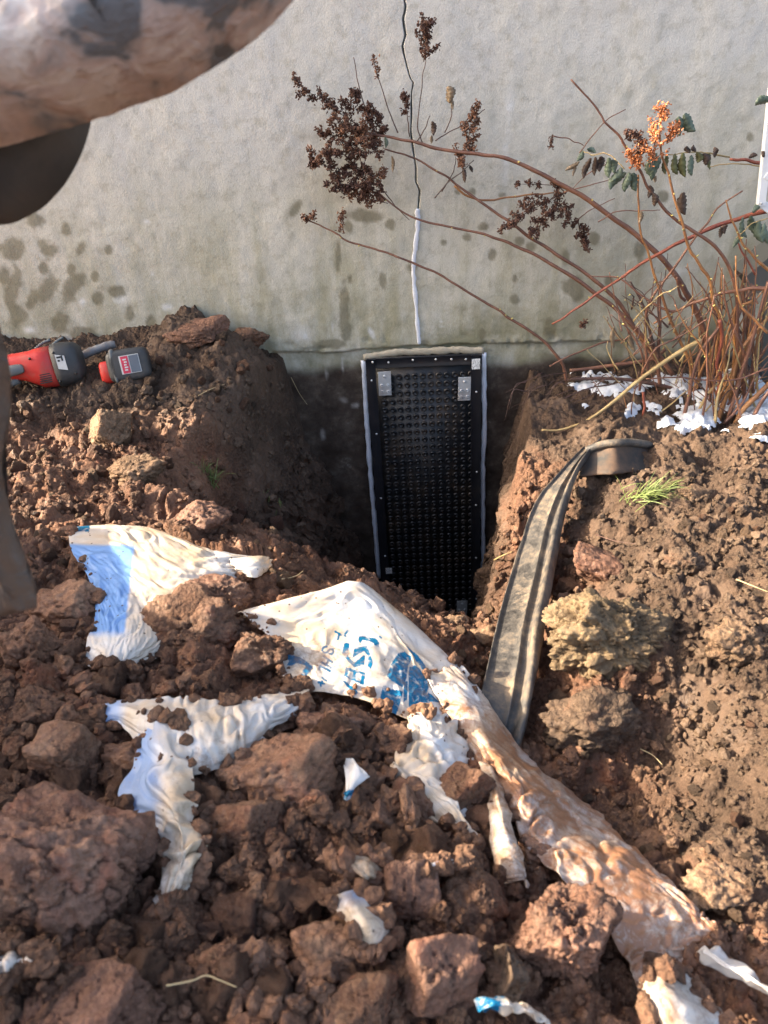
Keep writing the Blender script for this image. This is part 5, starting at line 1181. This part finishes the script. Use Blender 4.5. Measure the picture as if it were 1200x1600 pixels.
for px in (1172, 1200):
    a1, b1 = aty(float(px), 452., -.1), aty(float(px) - 8, 600., -.1); V, Fs = box_vf((a1 + b1) / 2, (b1 - a1) / 2, (.012, 0, 0), (0, .012, 0)); mesh_np('post', V, Fs, M['gutter'], gut, False)

# ------------------------------------------------------------------ grass tufts, roots and dry straws
M['grass'] = leaf_mat('grass_blade', (.08, .12, .03), (.20, .25, .08)); M['straw'] = plain('dry_straw', (.38, .29, .16), .7, vary=.3)
def tuft(px, py, n, ln_, lean, label, seed, sprd=.02):
    rs = random.Random(seed); P0 = hit(np.float64(px), np.float64(py)); P0[2] = max(P0[2], float(hz(P0[0], P0[1]))) + .012; mb = MB()
    for k in range(n):
        b0 = P0 + np.array([rs.gauss(0, sprd), rs.gauss(0, sprd * .6), 0]); b0[2] = float(hz(b0[0], b0[1])) + .002 if abs(float(hz(b0[0], b0[1])) - P0[2]) < .05 else P0[2]
        d = np.array([lean[0] + rs.gauss(0, .5), lean[1] + rs.gauss(0, .4), lean[2] + rs.uniform(0, .5)]); d /= np.linalg.norm(d); l_ = ln_ * rs.uniform(.5, 1.2); sd = np.cross(d, (rs.uniform(-1, 1), rs.uniform(-1, 1), .2)); sd /= np.linalg.norm(sd); V = []
        for i in range(6):
            q = i / 5; c_ = b0 + d * l_ * q + np.array([0, 0, -1]) * l_ * .38 * q * q + np.array([0, 0, l_ * .15 * q]); hw = .0011 * (1 - q) ** .6
            V += [c_ - sd * hw, c_ + sd * hw]
        mb.add(V, [tuple(f) for f in grid_faces(6, 2)])
    o = mb.build('grass_tuft', M['grass'], None, True); tag(o, label, 'grass')
tuft(330, 752, 70, .075, (.2, -.1, .9), 'small bright green grass tuft at the left edge of the pit', 3, .012)
tuft(1000, 795, 130, .10, (.7, -.5, .75), 'green grass tuft lying flat on the right bank', 5, .022)
tuft(430, 800, 12, .035, (.0, 0, 1), 'sparse grass wisps on the pit lip below the left tuft', 8, .02)
def straw(pts, r, lift, label, mat='straw'):
    p = np.array(pts, float); W = hit(p[:, 0], p[:, 1], np.full(len(p), lift)); C = catmull(W, len(p) * 6); V, Fs = tube(C, np.linspace(r, r * .5, len(C)), 6)
    tag(mesh_np('straw' if mat == 'straw' else 'root', V, Fs, M[mat], None), label, 'straw' if mat == 'straw' else 'root')
straw([(260,1540),(300,1532),(322,1524),(345,1532),(370,1542)], .0012, .05, 'bent dry straw in the lower left foreground')
straw([(455,590),(468,615),(480,632)], .0012, .03, 'pale straw hanging over the left pit edge')
straw([(772,875),(785,868),(800,862)], .0022, .06, 'pale root poking out by the rubber strip', 'st_y')
straw([(1000,1170),(1020,1180),(1035,1195)], .0012, .02, 'short straw on the right bank')
straw([(310,618),(330,608),(352,600)], .0013, .03, 'thin straw on the mound by the wall')
straw([(930,835),(960,845),(995,850)], .0014, .03, 'dark twig beside the right grass tuft', 'st_d')
straw([(1150,905),(1175,915),(1200,925)], .0013, .03, 'dry straw at the right edge of the bank')
straw([(440,905),(462,900),(474,892)], .0013, .03, 'short straw behind the printed sack')

# ------------------------------------------------------------------ digger: muddy bucket close to the camera, arm reaching in from the left
m, t, b = newmat('muddy_steel'); co = N(t, 'ShaderNodeNewGeometry').outputs['Position']
n1 = noise(t, co, 19, 3, .5, .5); n2 = noise(t, co, 40, 4, .6, .5); n3 = noise(t, co, 150, 4, .7)
c = ramp(t, n1, [(.42, (.17, .19, .21)), (.47, (.50, .43, .40)), (.54, (.66, .52, .46)), (.61, (.80, .70, .63))])
c = mix(t, ramp(t, n2, [(.58, 0.), (.70, .6)]), c, (.26, .15, .10)); c = mix(t, math_(t, 'MULTIPLY', n3, .35), c, (.10, .06, .04))
L(t, c, b.inputs['Base Color']); L(t, ramp(t, n1, [(.36, .35), (.5, .75)]), b.inputs['Roughness']); bump(t, b, n2, .5, .01); M['bucket'] = m
M['bucket_d'] = plain('mud_caked_steel', (.10, .08, .066), .7, vary=.7, nscale=22, dirt=.55, dscale=30, bumps=.8)
M['boss'] = plain('dark_worn_steel', (.045, .042, .04), .6, vary=.5, nscale=14, dirt=.3, dirtc=(.10, .08, .065))
dig = empty('digger', (-1.6, -2.5, .0)); tag(dig, 'mud smeared digger bucket and arm hanging at the upper left', 'digger')
def slab(poly, dist, th, mat, name, rim=.015, lump=.006):
    """plate seen nearly face on; rounded edges; dist measured along the optical axis"""
    poly = catmull(np.array(poly + [poly[0]], float), 160)[:-1]; c0 = poly.mean(0); V = []
    rings = [(-.06 * (1 - k), 0, k) for k in np.linspace(.08, .96, 14)] + [(0, rim, 1), (.1, rim * .5, 1), (.3, 0., 1), (1.0, 0., 1), (1.15, rim, 1)]
    for dd, ins, kk in rings:
        q = c0 + (poly - c0) * kk if kk < 1 else poly
        q = q + (c0 - poly) / np.linalg.norm(c0 - poly, axis=1, keepdims=True) * ((ins if kk == 1 else rim) * FPX / dist)
        V.append(atd(q[:, 0], q[:, 1], np.full(len(q), dist + th)) + FW * th * (dd - 1))
    V = np.array(V); n = len(poly); Vf = V.reshape(-1, 3); Vf = Vf + (lump * fbm(Vf * 26, 5, 5, .65))[:, None] * np.array([.4, -1, .6])
    Fs = [tuple(f) for f in grid_faces(len(rings), n, True)]; ctr = len(Vf); cc = atd(np.array([c0[0]]), np.array([c0[1]]), np.array([dist - th * .06])); Vf = np.vstack([Vf, cc])
    Fs += [(ctr, (k + 1) % n, k) for k in range(n)] + [tuple(range((len(rings) - 1) * n, len(rings) * n))]
    return mesh_np(name, Vf, Fs, mat, dig)
slab([(-420,-420),(560,-420),(520,-140),(470,-25),(452,10),(405,58),(335,108),(250,152),(145,190),(50,216),(0,232),(-200,275),(-420,300)], .50, .10, M['bucket'], 'bucket_shell')
slab([(-300,120),(60,120),(150,130),(142,190),(128,240),(100,290),(62,328),(15,350),(-60,350),(-200,330),(-300,250)], .62, .09, M['boss'], 'pivot_boss', .02, .004)
slab([(-160,480),(-20,490),(6,535),(14,575),(12,640),(4,690),(6,760),(20,830),(45,900),(60,938),(48,950),(-20,952),(-160,900)], .62, .05, M['bucket_d'], 'bucket_tooth', .012, .016)
# unseen arm, body and track, added left of the frame to shade the foreground rubble
M['paint'] = plain('digger_paint', (.48, .23, .02), .45, vary=.2, nscale=6, dirt=.4)
M['track_rubber'] = plain('track_rubber', (.03, .028, .026), .8, nscale=20, dirt=.4)
def xprism(prof, x0, x1, name, mat, bv=.03):
    n = len(prof); V = [(x, y, z) for x in (x0, x1) for y, z in prof]
    return bevel_obj(mesh_np(name, V, [tuple(range(n)), tuple(range(n, 2 * n))[::-1]] + [(k, k + n, (k + 1) % n + n, (k + 1) % n) for k in range(n)], mat, dig, False), bv, 3)
xprism([(-1.02, .10), (-1.02, .50), (-1.30, .60), (-1.46, .73), (-1.60, .84), (-1.80, .86), (-3.3, .87), (-3.3, .10)], -2.25, -1.36, 'engine_hood', M['paint'])  # unseen digger body, its outline shaped to throw the foreground shade
for x0 in (-1.62, -2.3):
    a_ = np.linspace(0, 2 * np.pi, 28, endpoint=False)
    pr_ = [(-2.35 + math.copysign(.85, math.cos(k)) + .24 * math.cos(k), .34 + .24 * math.sin(k)) for k in a_]
    xprism(pr_, x0, x0 + .3, 'track', M['track_rubber'], .01)
def beam(a, b_, w0, h0, name, mat):
    a, b_ = np.array(a, float), np.array(b_, float); h = (b_ - a) / 2; e = h / np.linalg.norm(h); sd = np.cross(e, (0, 0, 1)); sd /= np.linalg.norm(sd); u = np.cross(sd, e)
    V, Fs = box_vf((a + b_) / 2, h, sd * w0, u * h0); bevel_obj(mesh_np(name, V, Fs, mat, dig, False), .015, 3)
beam((-1.7, -2.5, .9), (-1.15, -2.3, 2.0), .07, .09, 'boom', M['paint']); beam((-1.15, -2.3, 2.0), (-.42, -2.02, 1.38), .06, .07, 'dipper_arm', M['paint'])
V, Fs = box_vf((-.92, -1.93, 1.48), (.045, 0, 0), (0, .27, 0), (-.08, 0, .22)); bevel_obj(mesh_np('bucket_link', V, Fs, M['bucket_d'], dig, False), .02, 3)  # unseen plate added to keep direct sun off the bucket
